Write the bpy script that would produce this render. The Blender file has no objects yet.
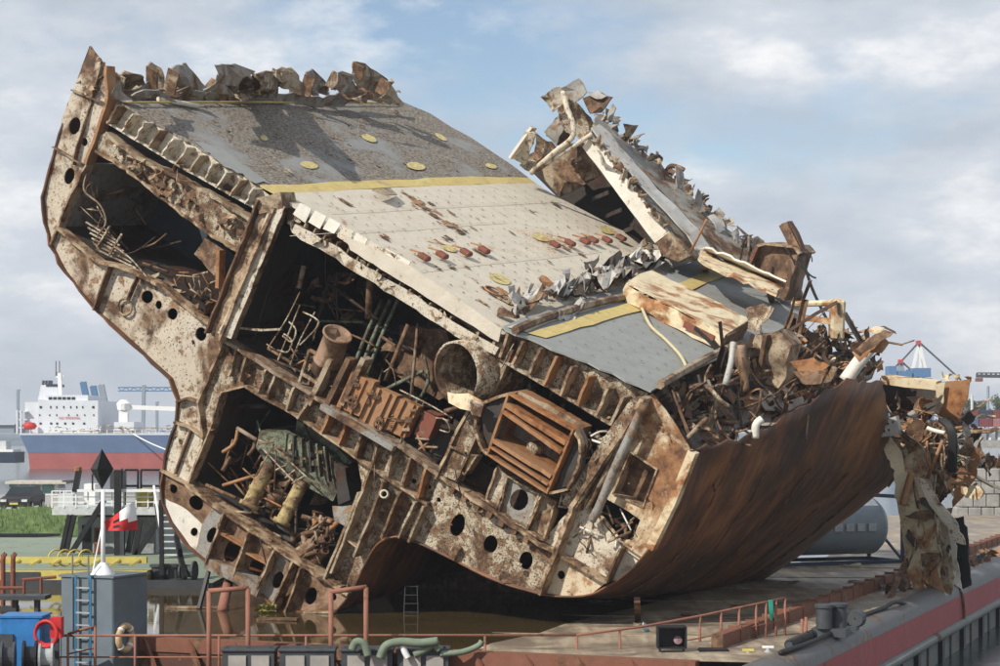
import bpy, math, random
from mathutils import Vector, noise
from mathutils.geometry import delaunay_2d_cdt

S = bpy.context.scene
COL = S.collection
R = random.Random(11)
W0, FPX, HOR = 1000.0, 2000.0, 430.0      # photo width, focal length in photo pixels, horizon row
H = 5.2                                    # eye height above the barge deck

# ------------------------------------------------------------------ camera
cam = bpy.data.cameras.new('camera'); co = bpy.data.objects.new('camera', cam); COL.objects.link(co)
co.location = (0, 0, H); co.rotation_euler = (math.pi/2, 0, 0)
cam.sensor_width = 36; cam.lens = 36*FPX/W0
cam.shift_y = (HOR-333)/W0
cam.clip_end = 9000; cam.clip_start = .5
S.camera = co

# ------------------------------------------------------------------ sky and sun
SUN = Vector((-.58, -.52, .63)).normalized()
wd = bpy.data.worlds.new('World'); S.world = wd; wd.use_nodes = True
nt = wd.node_tree; nt.nodes.clear()
def nn(t, typ, **k):
    n = t.nodes.new(typ)
    for a, v in k.items(): setattr(n, a, v)
    return n
out = nn(nt, 'ShaderNodeOutputWorld')
sky = nn(nt, 'ShaderNodeTexSky', sky_type='NISHITA', sun_disc=False)
sky.sun_elevation = math.asin(SUN.z); sky.sun_rotation = math.atan2(SUN.x, SUN.y)
sky.air_density = 1.0; sky.dust_density = .7; sky.ozone_density = 1.2
b1 = nn(nt, 'ShaderNodeBackground'); b1.inputs[1].default_value = .125
b2 = nn(nt, 'ShaderNodeBackground'); b2.inputs[1].default_value = 1.02
mx = nn(nt, 'ShaderNodeMixShader')
tc = nn(nt, 'ShaderNodeTexCoord')
mp = nn(nt, 'ShaderNodeMapping'); mp.inputs['Scale'].default_value = (1, 1, 2.3); mp.inputs['Location'].default_value = (3.4, .35, .62)
n1 = nn(nt, 'ShaderNodeTexNoise'); n1.inputs['Scale'].default_value = 4.6; n1.inputs['Detail'].default_value = 12; n1.inputs['Roughness'].default_value = .62
n2 = nn(nt, 'ShaderNodeTexNoise'); n2.inputs['Scale'].default_value = 6.5; n2.inputs['Detail'].default_value = 12; n2.inputs['Roughness'].default_value = .6
r1 = nn(nt, 'ShaderNodeValToRGB'); r1.color_ramp.elements[0].position = .36; r1.color_ramp.elements[1].position = .52
r2 = nn(nt, 'ShaderNodeValToRGB')
r2.color_ramp.elements[0].position = .38; r2.color_ramp.elements[0].color = (.50, .57, .66, 1)
r2.color_ramp.elements[1].position = .64; r2.color_ramp.elements[1].color = (1.0, 1.0, 1.0, 1)
e = r2.color_ramp.elements.new(.52); e.color = (.66, .71, .78, 1)
L = nt.links.new
L(tc.outputs['Generated'], mp.inputs[0]); L(mp.outputs[0], n1.inputs['Vector']); L(mp.outputs[0], n2.inputs['Vector'])
sx = nn(nt, 'ShaderNodeSeparateXYZ'); L(tc.outputs['Generated'], sx.inputs[0])
hz = nn(nt, 'ShaderNodeMapRange'); hz.inputs[1].default_value = .0; hz.inputs[2].default_value = .16; hz.inputs[3].default_value = .30; hz.inputs[4].default_value = 0
L(sx.outputs[2], hz.inputs[0])
ad = nn(nt, 'ShaderNodeMath', operation='ADD'); L(n1.outputs['Fac'], ad.inputs[0]); L(hz.outputs[0], ad.inputs[1]); L(ad.outputs[0], r1.inputs[0]); L(n2.outputs['Fac'], r2.inputs[0]); L(r2.outputs[0], b2.inputs[0])
L(sky.outputs[0], b1.inputs[0]); L(r1.outputs[0], mx.inputs[0]); L(b1.outputs[0], mx.inputs[1]); L(b2.outputs[0], mx.inputs[2])
L(mx.outputs[0], out.inputs[0])
sl = bpy.data.lights.new('sun', 'SUN'); so = bpy.data.objects.new('sun', sl); COL.objects.link(so)
sl.energy = 5.0; sl.angle = math.radians(.53); sl.color = (1, .945, .86)
so.rotation_euler = SUN.to_track_quat('Z', 'Y').to_euler(); so.location = (-60, -60, 80)
S.view_settings.view_transform = 'Standard'; S.view_settings.look = 'None'
S.view_settings.exposure = 0; S.view_settings.gamma = 1
S.cycles.max_bounces = 6; S.cycles.use_denoising = True

# ------------------------------------------------------------------ pixels to places
C = Vector((0, 0, H))
def ray(x, y): return Vector(((x-500)/FPX, 1, (HOR-y)/FPX))
def ground(x, y, z=0.0):
    r = ray(x, y); return C + r*((z-H)/r.z)
def at(x, y, Y): return C + ray(x, y)*Y
AX = Vector((.55, 1, .115)).normalized()        # length axis of the wreck
P0 = ground(300, 612)
def F(x, y, d=0.0):                              # a point of the cut face, d metres into the hull
    r = ray(x, y); return C + r*((AX.dot(P0-C)+d)/AX.dot(r))
def plane(p, n):
    def k(x, y, h=0.0):
        r = ray(x, y); return C + r*(n.dot(p-C)/n.dot(r)) + n*h
    return k
N1 = (F(500, 335)-F(126, 106)).cross(AX).normalized(); N1 = N1 if N1.z > 0 else -N1
K1 = plane(F(126, 106), N1)                      # upper ship deck
N2 = (F(650, 390)-F(503, 325)).cross(K1(700, 258)-F(503, 325)).normalized(); N2 = N2 if N2.z > 0 else -N2
K2 = plane(F(503, 325), N2)                      # lower ship deck, folded at the break

# ------------------------------------------------------------------ materials
def rgb(c): return (c[0], c[1], c[2], 1)
def base(name):
    m = bpy.data.materials.new(name); m.use_nodes = True
    t = m.node_tree; t.nodes.clear()
    o = nn(t, 'ShaderNodeOutputMaterial'); b = nn(t, 'ShaderNodeBsdfPrincipled')
    t.links.new(b.outputs[0], o.inputs[0]); return m, t, b
def tnoise(t, vec, scale, detail=6, rough=.6, dist=0.0):
    n = nn(t, 'ShaderNodeTexNoise'); n.inputs['Scale'].default_value = scale; n.inputs['Detail'].default_value = detail
    n.inputs['Roughness'].default_value = rough; n.inputs['Distortion'].default_value = dist
    if vec: t.links.new(vec, n.inputs['Vector'])
    return n.outputs['Fac']
def ramp(t, fac, stops):
    r = nn(t, 'ShaderNodeValToRGB'); e = r.color_ramp.elements
    e[0].position, e[0].color = stops[0][0], rgb(stops[0][1]); e[1].position, e[1].color = stops[-1][0], rgb(stops[-1][1])
    for p, c in stops[1:-1]:
        x = e.new(p); x.color = rgb(c)
    t.links.new(fac, r.inputs[0]); return r.outputs[0]
def mask(t, fac, lo, hi):
    r = nn(t, 'ShaderNodeMapRange'); r.inputs[1].default_value = lo; r.inputs[2].default_value = hi
    t.links.new(fac, r.inputs[0]); return r.outputs[0]
def mixc(t, fac, a, b, mode='MIX'):
    m = nn(t, 'ShaderNodeMix', data_type='RGBA', blend_type=mode)
    for s, v in ((0, fac), (6, a), (7, b)):
        if isinstance(v, (int, float)): m.inputs[s].default_value = v
        elif isinstance(v, tuple): m.inputs[s].default_value = rgb(v)
        else: t.links.new(v, m.inputs[s])
    return m.outputs[2]
def vec(t, scale=(1, 1, 1), rot=(0, 0, 0), uv=False):
    if uv: src = nn(t, 'ShaderNodeTexCoord').outputs['UV']
    else: src = nn(t, 'ShaderNodeNewGeometry').outputs['Position']
    m = nn(t, 'ShaderNodeMapping'); m.inputs['Scale'].default_value = scale; m.inputs['Rotation'].default_value = rot
    t.links.new(src, m.inputs[0]); return m.outputs[0]
def bump(t, b, h, strength=.4, dist=.03):
    n = nn(t, 'ShaderNodeBump'); n.inputs['Strength'].default_value = strength; n.inputs['Distance'].default_value = dist
    t.links.new(h, n.inputs['Height']); t.links.new(n.outputs[0], b.inputs['Normal'])
RA, RB, RC = (.030, .017, .011), (.108, .060, .034), (.30, .18, .095)
def steel(name, paint, cover=.4, scale=1.0, speck=.4, rough=.72, dirt=.5, rust=(RA, RB, RC), metal=0.0, bmp=.5, uv=False, stretch=(1, 1, 1)):
    m, t, b = base(name)
    v = vec(t, stretch, uv=uv)
    big = tnoise(t, v, .75*scale, 9, .64, .4)
    mid = tnoise(t, v, 3.3*scale, 8, .62, .2)
    fin = tnoise(t, v, 17*scale, 6, .7)
    rc = ramp(t, mid, [(.28, rust[0]), (.47, rust[1]), (.72, rust[2])])
    pc = mixc(t, mask(t, mid, .35, .75), paint, tuple(c*(1-.55*dirt) for c in paint))
    pc = mixc(t, mask(t, big, .3, .75), pc, tuple(c*k*(1-.35*dirt) for c, k in zip(paint, (1.0, .9, .74))))
    k = .70-.42*cover
    m1 = mask(t, big, k-.03, k+.06)
    m2 = mask(t, fin, .70-.22*speck, .75-.2*speck)
    m3 = mask(t, mid, .74-.3*speck, .78-.26*speck)
    c = mixc(t, m3, pc, rc); c = mixc(t, m1, c, rc)
    c = mixc(t, m2, c, tuple(x*.8 for x in rust[0]))
    t.links.new(c, b.inputs['Base Color'])
    b.inputs['Roughness'].default_value = rough; b.inputs['Metallic'].default_value = metal
    b.inputs['Specular IOR Level'].default_value = .3
    hh = mixc(t, .5, mid, fin); bump(t, b, hh, bmp, .04)
    return m
def plain(name, col, rough=.6, var=.25, scale=4, metal=0.0, bmp=.15):
    m, t, b = base(name); v = vec(t)
    n = tnoise(t, v, scale, 7, .6)
    c = mixc(t, mask(t, n, .3, .7), tuple(x*(1-var) for x in col), tuple(min(1, x*(1+var*.6)) for x in col))
    t.links.new(c, b.inputs['Base Color']); b.inputs['Roughness'].default_value = rough; b.inputs['Metallic'].default_value = metal
    b.inputs['Specular IOR Level'].default_value = .3
    if bmp: bump(t, b, n, bmp, .02)
    return m
M = {}
M['cream'] = steel('peeling_cream_paint', (.50, .44, .335), .47, 1.5, .80)
M['cream2'] = steel('weathered_cream_paint', (.62, .57, .475), .34, 1.3, .62)
M['pale'] = steel('pale_web_paint', (.55, .485, .395), .42, .8, .62)
M['tan'] = steel('tan_rusted_paint', (.38, .31, .22), .5, 1.2, .6)
M['lip'] = steel('torch_cut_rust_edge', (.44, .33, .22), .52, 2.2, .5)
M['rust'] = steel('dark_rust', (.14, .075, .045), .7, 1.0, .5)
M['orange'] = steel('orange_rust', (.36, .20, .105), .45, 1.3, .4, rust=((.07, .03, .015), (.25, .105, .04), (.42, .2, .08)))
M['brownplate'] = steel('brown_rust_plate', (.33, .22, .15), .6, .9, .45)
M['greypaint'] = steel('grey_rusted_paint', (.30, .29, .27), .42, 1.2, .55)
M['dark'] = steel('dark_steel_with_shade', (.055, .05, .046), .45, 1.0, .4, rust=((.014, .010, .009), (.04, .02, .013), (.09, .045, .022)))  # near-black colour carries the shade of holds and gaps; also plain dark scrap
M['darkblue'] = steel('dark_blue_wall', (.05, .065, .085), .3, .8, .4, rust=((.014, .010, .009), (.035, .02, .014), (.08, .045, .025)))  # dark blue paint with near-black rust tones
M['green'] = steel('peeling_green_paint', (.21, .245, .18), .42, 1.6, .75, rust=((.02, .018, .014), (.06, .05, .035), (.16, .12, .07)))
M['ypipe'] = steel('yellowed_pipe_paint', (.42, .34, .16), .48, 1.8, .6)
M['white'] = steel('chalky_white_paint', (.74, .72, .66), .2, 1.0, .3)
M['ivory'] = steel('ivory_paint', (.68, .59, .41), .42, 1.3, .3, rust=((.08, .035, .015), (.27, .12, .05), (.42, .22, .09)))
M['redlead'] = steel('red_lead_paint', (.22, .075, .05), .35, 2.5, .4)
M['yellow'] = steel('worn_yellow_paint', (.58, .47, .19), .12, 1.2, .42, rust=((.12, .10, .08), (.28, .25, .2), (.36, .31, .22)))
M['yelmark'] = plain('yellow_deck_mark', (.52, .43, .19), .8, .5, 9)
M['ivory2'] = steel('rust_stained_ivory', (.66, .57, .42), .40, .9, .5, rust=((.06, .03, .016), (.21, .10, .045), (.38, .21, .095)))
M['silver'] = steel('crumpled_sheet', (.46, .46, .45), .2, 1.2, .4, rough=.5)
M['black'] = plain('black_paint', (.018, .018, .02), .5, .4)
M['cable'] = plain('black_rubber', (.02, .02, .02), .6, .3)
M['wire'] = steel('rusty_pipe', (.30, .24, .18), .5, 2.5, .4)
M['ropey'] = plain('pale_rope', (.50, .44, .27), .9, .3, 20)
M['pinkrail'] = steel('salmon_rail_paint', (.30, .135, .095), .25, 3, .3)
# ship deck: grey paint under drifted gravel
def deckmat(name, g, dust, amount, gr):
    m, t, b = base(name); v = vec(t)
    big = tnoise(t, vec(t, (.5, .35, .5)), 1.0, 7, .6, .5); mid = tnoise(t, v, 2.2, 8, .62); fin = tnoise(t, v, 11, 4, .7); vf = tnoise(t, v, 24, 3, .6)
    c = mixc(t, mask(t, mid, .3, .72), g, tuple(x*.82 for x in g))
    grit = ramp(t, fin, [(.36, tuple(x*.22 for x in dust)), (.5, dust), (.64, tuple(min(1, x*1.75) for x in dust))])
    c = mixc(t, mask(t, big, amount, amount+.1), c, grit)
    c = mixc(t, mask(t, vf, .70, .74), c, (.03, .02, .015))
    c = mixc(t, mask(t, mid, .66-.08*gr, .74-.08*gr), c, (.30, .17, .09))
    t.links.new(c, b.inputs['Base Color']); b.inputs['Roughness'].default_value = .8; b.inputs['Specular IOR Level'].default_value = .25
    bump(t, b, fin, .45, .03); return m
M['deckgrey'] = deckmat('gravelly_grey_deck', (.245, .245, .235), (.18, .155, .125), .38, -1.6)
M['decklight'] = deckmat('bleached_deck_paint', (.58, .52, .42), (.46, .35, .24), .60, .55)
M['deckplain'] = deckmat('clean_grey_deck', (.265, .27, .255), (.25, .22, .18), .78, -1.5)
# outer hull: rust streaked round the girth (UV: u along girth, v along length)
def hullmat():
    m, t, b = base('streaked_hull_rust')
    v = vec(t, (.4, 2.0, 1), uv=True); v2 = vec(t, (2, 3, 1), uv=True)
    s = tnoise(t, v, 1.3, 10, .66, .8); big = tnoise(t, v2, .22, 7, .6, .8); fin = tnoise(t, vec(t), 9, 6, .7)
    pat = tnoise(t, vec(t), .42, 9, .62, .6)
    c = ramp(t, mixc(t, .42, pat, s), [(.34, (.035, .019, .013)), (.45, (.085, .037, .019)), (.53, (.19, .075, .028)), (.63, (.31, .135, .05)), (.74, (.42, .23, .10))])
    c = mixc(t, mask(t, big, .46, .62), c, mixc(t, .6, c, (.035, .02, .014)))
    c = mixc(t, mask(t, fin, .6, .75), c, (.07, .032, .018))
    t.links.new(c, b.inputs['Base Color']); b.inputs['Roughness'].default_value = .55; b.inputs['Specular IOR Level'].default_value = .4
    bump(t, b, mixc(t, .5, s, fin), .35, .05); return m
M['hull'] = hullmat()

# ------------------------------------------------------------------ object helpers
def wl(o):
    v = Vector((0, 0, 0))
    while o is not None: v += o.location; o = o.parent
    return v
def props(o, label=None, cat=None, group=None, kind=None):
    for k, x in (('label', label), ('category', cat), ('group', group), ('kind', kind)):
        if x: o[k] = x
    return o
def thing(name, loc, label, cat, group=None):
    o = bpy.data.objects.new(name, None); COL.objects.link(o); o.location = loc; o.empty_display_size = .3
    return props(o, label, cat, group)
def obj(name, V, Fc, mat, parent=None, smooth=False, label=None, cat=None, group=None, kind=None, uvs=None):
    if parent is None:
        n = len(V); off = Vector((sum(v[0] for v in V)/n, sum(v[1] for v in V)/n, min(v[2] for v in V)))
    else: off = wl(parent)
    used = sorted({i for f in Fc for i in f})
    if len(used) < len(V):
        ix = {j: i for i, j in enumerate(used)}; V = [V[j] for j in used]; Fc = [tuple(ix[j] for j in f) for f in Fc]
        if uvs: uvs = [uvs[j] for j in used]
    me = bpy.data.meshes.new(name)
    me.from_pydata([(v[0]-off.x, v[1]-off.y, v[2]-off.z) for v in V], [], Fc)
    if uvs:
        l = me.uv_layers.new(name='UVMap')
        for lp in me.loops: l.data[lp.index].uv = uvs[lp.vertex_index]
    me.materials.append(M[mat] if isinstance(mat, str) else mat)
    if smooth: me.polygons.foreach_set('use_smooth', [True]*len(me.polygons))
    if smooth == 'edge': me.set_sharp_from_angle(angle=math.radians(32))
    me.update()
    o = bpy.data.objects.new(name, me); COL.objects.link(o)
    if parent is None: o.location = off
    else: o.parent = parent
    return props(o, label, cat, group, kind)
BOXF = [(0, 3, 2, 1), (4, 5, 6, 7), (0, 1, 5, 4), (1, 2, 6, 5), (2, 3, 7, 6), (3, 0, 4, 7)]
def joinm(*parts):
    V, Fc = [], []
    for v, f in parts:
        k = len(V); V += v; Fc += [tuple(i+k for i in q) for q in f]
    return V, Fc
def boxm(c, s, rot=0.0, ax=None):
    c = Vector(c); X, Y, Z = ax if ax else (Vector((math.cos(rot), math.sin(rot), 0)), Vector((-math.sin(rot), math.cos(rot), 0)), Vector((0, 0, 1)))
    q = [(-1, -1, -1), (1, -1, -1), (1, 1, -1), (-1, 1, -1), (-1, -1, 1), (1, -1, 1), (1, 1, 1), (-1, 1, 1)]
    return [c+X*(a*s[0]/2)+Y*(b*s[1]/2)+Z*(g*s[2]/2) for a, b, g in q], list(BOXF)
def hexm(q):        # 8 corners, bottom four then top four
    return [Vector(v) for v in q], list(BOXF)
def barm(p, q, w, h=None, up=(0, 0, 1)):
    p, q = Vector(p), Vector(q); h = h or w
    d = (q-p).normalized(); u = Vector(up)
    if abs(d.dot(u)) > .98: u = Vector((1, 0, 0))
    s = d.cross(u).normalized(); u = s.cross(d).normalized()
    V = [p-s*w/2-u*h/2, p+s*w/2-u*h/2, q+s*w/2-u*h/2, q-s*w/2-u*h/2, p-s*w/2+u*h/2, p+s*w/2+u*h/2, q+s*w/2+u*h/2, q-s*w/2+u*h/2]
    return V, list(BOXF)
def tubem(P, r, seg=8, cap=True, r2=None):
    P = [Vector(p) for p in P]; n = len(P); V, Fc = [], []
    u = None
    for i, p in enumerate(P):
        d = (P[min(i+1, n-1)]-P[max(i-1, 0)]).normalized()
        if u is None: u = d.orthogonal().normalized()
        else:
            u = (u-d*u.dot(d))
            u = u.normalized() if u.length > 1e-5 else d.orthogonal().normalized()
        w = d.cross(u); rr = r if r2 is None else r+(r2-r)*i/(n-1)
        V += [p+u*(math.cos(a)*rr)+w*(math.sin(a)*rr) for a in (2*math.pi*k/seg for k in range(seg))]
    for i in range(n-1):
        for k in range(seg):
            Fc.append((i*seg+k, i*seg+(k+1) % seg, (i+1)*seg+(k+1) % seg, (i+1)*seg+k))
    if cap: Fc += [tuple(range(seg))[::-1], tuple((n-1)*seg+k for k in range(seg))]
    return V, Fc
def lathem(p, axis, prof, seg=16):          # profile of (distance along axis, radius); closed ring shapes allowed
    p = Vector(p); d = Vector(axis).normalized(); u = d.orthogonal().normalized(); w = d.cross(u); V, Fc = [], []
    for h, r in prof: V += [p+d*h+u*(math.cos(a)*r)+w*(math.sin(a)*r) for a in (2*math.pi*k/seg for k in range(seg))]
    for i in range(len(prof)-1):
        for k in range(seg): Fc.append((i*seg+k, i*seg+(k+1) % seg, (i+1)*seg+(k+1) % seg, (i+1)*seg+k))
    return V, Fc
def pipem(p, q, r, wall=.03, seg=16):       # open-ended pipe with a wall
    p, q = Vector(p), Vector(q); l = (q-p).length
    return lathem(p, q-p, [(0, r-wall), (0, r), (l, r), (l, r-wall), (0, r-wall)], seg)
def torusm(c, axis, r, t, seg=24, ts=8, sq=1.0):
    c = Vector(c); d = Vector(axis).normalized(); u = d.orthogonal().normalized(); w = d.cross(u); V, Fc = [], []
    for i in range(seg):
        a = 2*math.pi*i/seg; e = u*math.cos(a)+w*math.sin(a)
        for k in range(ts):
            b_ = 2*math.pi*k/ts; V.append(c+e*(r+t*math.cos(b_))+d*(t*math.sin(b_)*sq))
    for i in range(seg):
        for k in range(ts):
            Fc.append((i*ts+k, i*ts+(k+1) % ts, ((i+1) % seg)*ts+(k+1) % ts, ((i+1) % seg)*ts+k))
    return V, Fc
def smoothpath(P, n=6):
    P = [Vector(p) for p in P]
    if len(P) < 3: return P
    Q = []
    for i in range(len(P)-1):
        a, b_, c_, d_ = P[max(i-1, 0)], P[i], P[i+1], P[min(i+2, len(P)-1)]
        for k in range(n):
            t = k/n; Q.append(.5*((2*b_)+(c_-a)*t+(2*a-5*b_+4*c_-d_)*t*t+(3*b_-a-3*c_+d_)*t**3))
    Q.append(P[-1]); return Q
def inpoly(x, y, P):
    r = False; n = len(P); j = n-1
    for i in range(n):
        xi, yi = P[i]; xj, yj = P[j]
        if (yi > y) != (yj > y) and x < (xj-xi)*(y-yi)/(yj-yi)+xi: r = not r
        j = i
    return r
def refine(P, step, rag, closed=True):
    Q = []; n = len(P)
    for i in range(n if closed else n-1):
        a, b_ = P[i], P[(i+1) % n]; l = math.hypot(b_[0]-a[0], b_[1]-a[1]); k = max(1, int(l/step))
        for j in range(k):
            t = j/k; x, y = a[0]+(b_[0]-a[0])*t, a[1]+(b_[1]-a[1])*t
            if j and rag:
                x += R.gauss(0, rag)*.6; y += R.gauss(0, rag)
            Q.append((x, y))
    if not closed: Q.append(P[-1])
    return Q
def ell(x, y, a, b_, tilt=0.0, n=14):
    c, s = math.cos(math.radians(tilt)), math.sin(math.radians(tilt))
    return [(x+a*math.cos(t)*c-b_*math.sin(t)*s, y+a*math.cos(t)*s+b_*math.sin(t)*c) for t in (2*math.pi*k/n for k in range(n))]
def platem(P, holes=(), where=F, nrm=None, th=.04, step=9, rag=.7, warp=.03, grid=16, fr=.5):
    """sheet of steel drawn in photo pixels on a surface where(x, y), thickened along nrm; warped a little"""
    nrm = nrm or AX
    P = refine(P, step, rag); loops = [P]+[list(h) for h in holes]
    V2, E = [], []
    for lp in loops:
        k = len(V2); V2 += lp; E += [(k+i, k+(i+1) % len(lp)) for i in range(len(lp))]
    xs = [p[0] for p in P]; ys = [p[1] for p in P]
    x = min(xs)+grid/2
    while x < max(xs):
        y = min(ys)+grid/2
        while y < max(ys):
            a, b_ = x+R.uniform(-.2, .2)*grid, y+R.uniform(-.2, .2)*grid
            if inpoly(a, b_, P) and not any(inpoly(a, b_, h) for h in holes): V2.append((a, b_))
            y += grid
        x += grid
    r = delaunay_2d_cdt([Vector(p) for p in V2], E, [], 0, 1e-4)
    vv, ff = r[0], r[2]; T = []
    for f in ff:
        cx = sum(vv[i].x for i in f)/len(f); cy = sum(vv[i].y for i in f)/len(f)
        if inpoly(cx, cy, P) and not any(inpoly(cx, cy, h) for h in holes): T.append(tuple(f))
    G = []
    for v in vv:
        p = where(v.x, v.y)
        if warp: p = p+nrm*(warp*noise.noise(p*fr)*2+warp*.5*noise.noise(p*2.3))
        G.append(p)
    n = len(G); V = G+[p+nrm*th for p in G]
    cnt = {}
    for f in T:
        for i in range(len(f)):
            a, b_ = f[i], f[(i+1) % len(f)]; cnt[(a, b_)] = 1
    Fc = list(T)+[tuple(i+n for i in reversed(f)) for f in T]
    for (a, b_) in list(cnt):
        if (b_, a) not in cnt: Fc.append((b_, a, a+n, b_+n))
    return V, Fc
def on(d): return lambda x, y: F(x, y, d)
def plate(name, P, mat, parent, d=.1, holes=(), **k): return obj(name, *platem(P, holes, on(d), **k), mat, parent, smooth='edge')
def ribbonm(P, d0, d1, th=.05, step=10, rag=0.0, jag=0.0, closed=False, nd=1):
    """strip standing on the cut face along a pixel path, from depth d0 to d1"""
    D_ = d0 if d0 > 6 else 0.0; d0 -= D_; d1 -= D_
    P = refine(P, step, rag*.45, closed); n = len(P); Q = [F(p[0], p[1], D_) for p in P]; V, Fc = [], []
    for i in range(n):
        a = Q[i-1] if (i or closed) else Q[0]; b_ = Q[(i+1) % n] if (i < n-1 or closed) else Q[-1]
        nr = (b_-a).cross(AX).normalized()*(th/2); e0 = d0+R.gauss(0, jag) if jag else d0
        for j in range(nd+1):
            dd = AX*(e0+(d1-e0)*j/nd); V += [Q[i]-nr+dd, Q[i]+nr+dd]
    w = 2*(nd+1)
    for i in range(n if closed else n-1):
        a, b_ = i*w, ((i+1) % n)*w
        for j in range(nd):
            k = 2*j; Fc += [(a+k, a+k+2, b_+k+2, b_+k), (a+k+1, b_+k+1, b_+k+3, a+k+3)]
        Fc += [(a, b_, b_+1, a+1), (a+w-2, a+w-1, b_+w-1, b_+w-2)]
    if not closed: Fc += [tuple([0, 1]+[2*j+1 for j in range(1, nd+1)]+[2*j for j in range(nd, 0, -1)]),
                          tuple(reversed([(n-1)*w+q for q in [0, 1]+[2*j+1 for j in range(1, nd+1)]+[2*j for j in range(nd, 0, -1)]]))]
    return V, Fc
def ribbon(name, P, d0, d1, mat, parent, **k):
    if name == 'flange' and -.4 < d0 < 0: d0 *= .5; k['jag'] = k.get('jag', 0)*.6
    return obj(name, *ribbonm(P, d0, d1, **k), mat, parent)
def pipe(name, P, r, mat, parent, seg=7, sm=4, **k):
    Q = smoothpath([F(*p) for p in P], sm); return obj(name, *tubem(Q, r, seg, **k), mat, parent, smooth=True)
def lerp(a, b_, t): return (a[0]+(b_[0]-a[0])*t, a[1]+(b_[1]-a[1])*t)
def scrapm(c, size, th=.025, curl=.4, ax=None):
    """small torn and bent piece of plate"""
    c = Vector(c)
    if ax is None:
        u = Vector((R.gauss(0, 1), R.gauss(0, 1), R.gauss(0, 1))).normalized(); v = u.orthogonal().normalized()
        w = u.cross(v)
    else: u, v, w = ax
    nx, ny = 4, 3; V = []; a, b_ = size*R.uniform(.7, 1.3), size*R.uniform(.3, .8); k1, k2 = R.uniform(-1, 1)*curl*.8, R.uniform(-1, 1)*curl*.6; fold = R.choice((0, 0, 1))*R.uniform(.5, 1.2)
    for s in (0, 1):
        for i in range(nx+1):
            for j in range(ny+1):
                x, y = i/nx-.5, j/ny-.5
                if i in (0, nx): x += R.uniform(-.06, .06)
                if j in (0, ny): y += R.uniform(-.1, .1)
                V.append(c+u*(x*a)+v*(y*b_)+w*(size*(k1*x*x*2+k2*x*y*2+R.gauss(0, .02))+s*th))
    Fc = []; m_ = (nx+1)*(ny+1); g = lambda i, j: i*(ny+1)+j
    for i in range(nx):
        for j in range(ny):
            q = (g(i, j), g(i+1, j), g(i+1, j+1), g(i, j+1)); Fc += [q[::-1], tuple(x+m_ for x in q)]
    edge = [g(i, 0) for i in range(nx)]+[g(nx, j) for j in range(ny)]+[g(i, ny) for i in range(nx, 0, -1)]+[g(0, j) for j in range(ny, 0, -1)]
    for i in range(len(edge)):
        a_, b2_ = edge[i], edge[(i+1) % len(edge)]; Fc.append((a_, b2_, b2_+m_, a_+m_))
    return V, Fc
# ================================================================== SETTING
def matwater(name, col, rough, sc, bs, alpha=None, vecs=(1, 1, 1)):
    m, t, b = base(name); v = vec(t, vecs)
    n = tnoise(t, v, sc, 4, .55); n2 = tnoise(t, v, sc*3.7, 3, .5)
    c = mixc(t, mask(t, tnoise(t, v, .25, 4, .5), .35, .65), col, tuple(x*.7 for x in col))
    t.links.new(c, b.inputs['Base Color']); b.inputs['Roughness'].default_value = rough; b.inputs['IOR'].default_value = 1.33
    bump(t, b, mixc(t, .35, n, n2), bs, .06); return m
M['harbour'] = matwater('harbour_water', (.055, .075, .07), .16, .55, .55)
M['shallow'] = matwater('flooded_deck_water', (.075, .052, .022), .035, .9, .05)
Bd = Vector((.4, 1, 0)).normalized(); Bs = Vector((1, -.4, 0)).normalized()   # along and across the barge
E0 = ground(787, 664); E1 = E0+Bd*90
wet = ground(600, 616)
def deckz(p): return .02*(Vector((p[0], p[1], 0))-wet).dot(Bs)
obj('harbour_water', [(-3000, 20, -2.0), (3000, 20, -2.0), (3000, 6000, -2.0), (-3000, 6000, -2.0)], [(0, 1, 2, 3)], 'harbour', kind='structure')
def barge_deck_mat():
    m, t, b = base('barge_deck_steel'); v = vec(t, (1, .6, 1), (0, 0, .38)); v2 = vec(t)
    s = tnoise(t, vec(t, (3, .25, 1), (0, 0, .38)), .8, 7, .6, .4); n = tnoise(t, v2, .5, 8, .62, .5); f = tnoise(t, v2, 6, 6, .65)
    c = ramp(t, s, [(.3, (.15, .115, .08)), (.5, (.28, .22, .15)), (.7, (.42, .345, .24))])
    c = mixc(t, mask(t, n, .45, .62), c, (.16, .125, .095)); c = mixc(t, mask(t, f, .58, .68), c, (.15, .085, .05))
    t.links.new(c, b.inputs['Base Color']); t.links.new(mask(t, n, .4, .6), b.inputs['Roughness'])
    r = nn(t, 'ShaderNodeMapRange'); r.inputs[1].default_value = .42; r.inputs[2].default_value = .6; r.inputs[3].default_value = .75; r.inputs[4].default_value = .35
    t.links.new(n, r.inputs[0]); t.links.new(r.outputs[0], b.inputs['Roughness']); bump(t, b, f, .3, .03); return m
M['bdeck'] = barge_deck_mat()
BG = thing('transport_barge', ground(700, 640), 'long flat rusty steel barge with a partly flooded deck carrying the wreck', 'barge')
# deck sheet: a grid, tilted so that its left side lies under water
p_r = E0-Bs*.5
def bpt(u, v, dz=0.0):                      # u across (negative = left), v along
    p = p_r+Bs*u+Bd*v; return Vector((p.x, p.y, deckz(p)+dz))
nu, nv = 20, 30; V = [bpt(-46+46*i/nu, -1.2+82*j/nv, .012*noise.noise(Vector((i*.7, j*.9, 3)))) for i in range(nu+1) for j in range(nv+1)]
obj('deck', V, [(i*(nv+1)+j, (i+1)*(nv+1)+j, (i+1)*(nv+1)+j+1, i*(nv+1)+j+1) for i in range(nu) for j in range(nv)], 'bdeck', BG)
zr = deckz(p_r)
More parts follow.
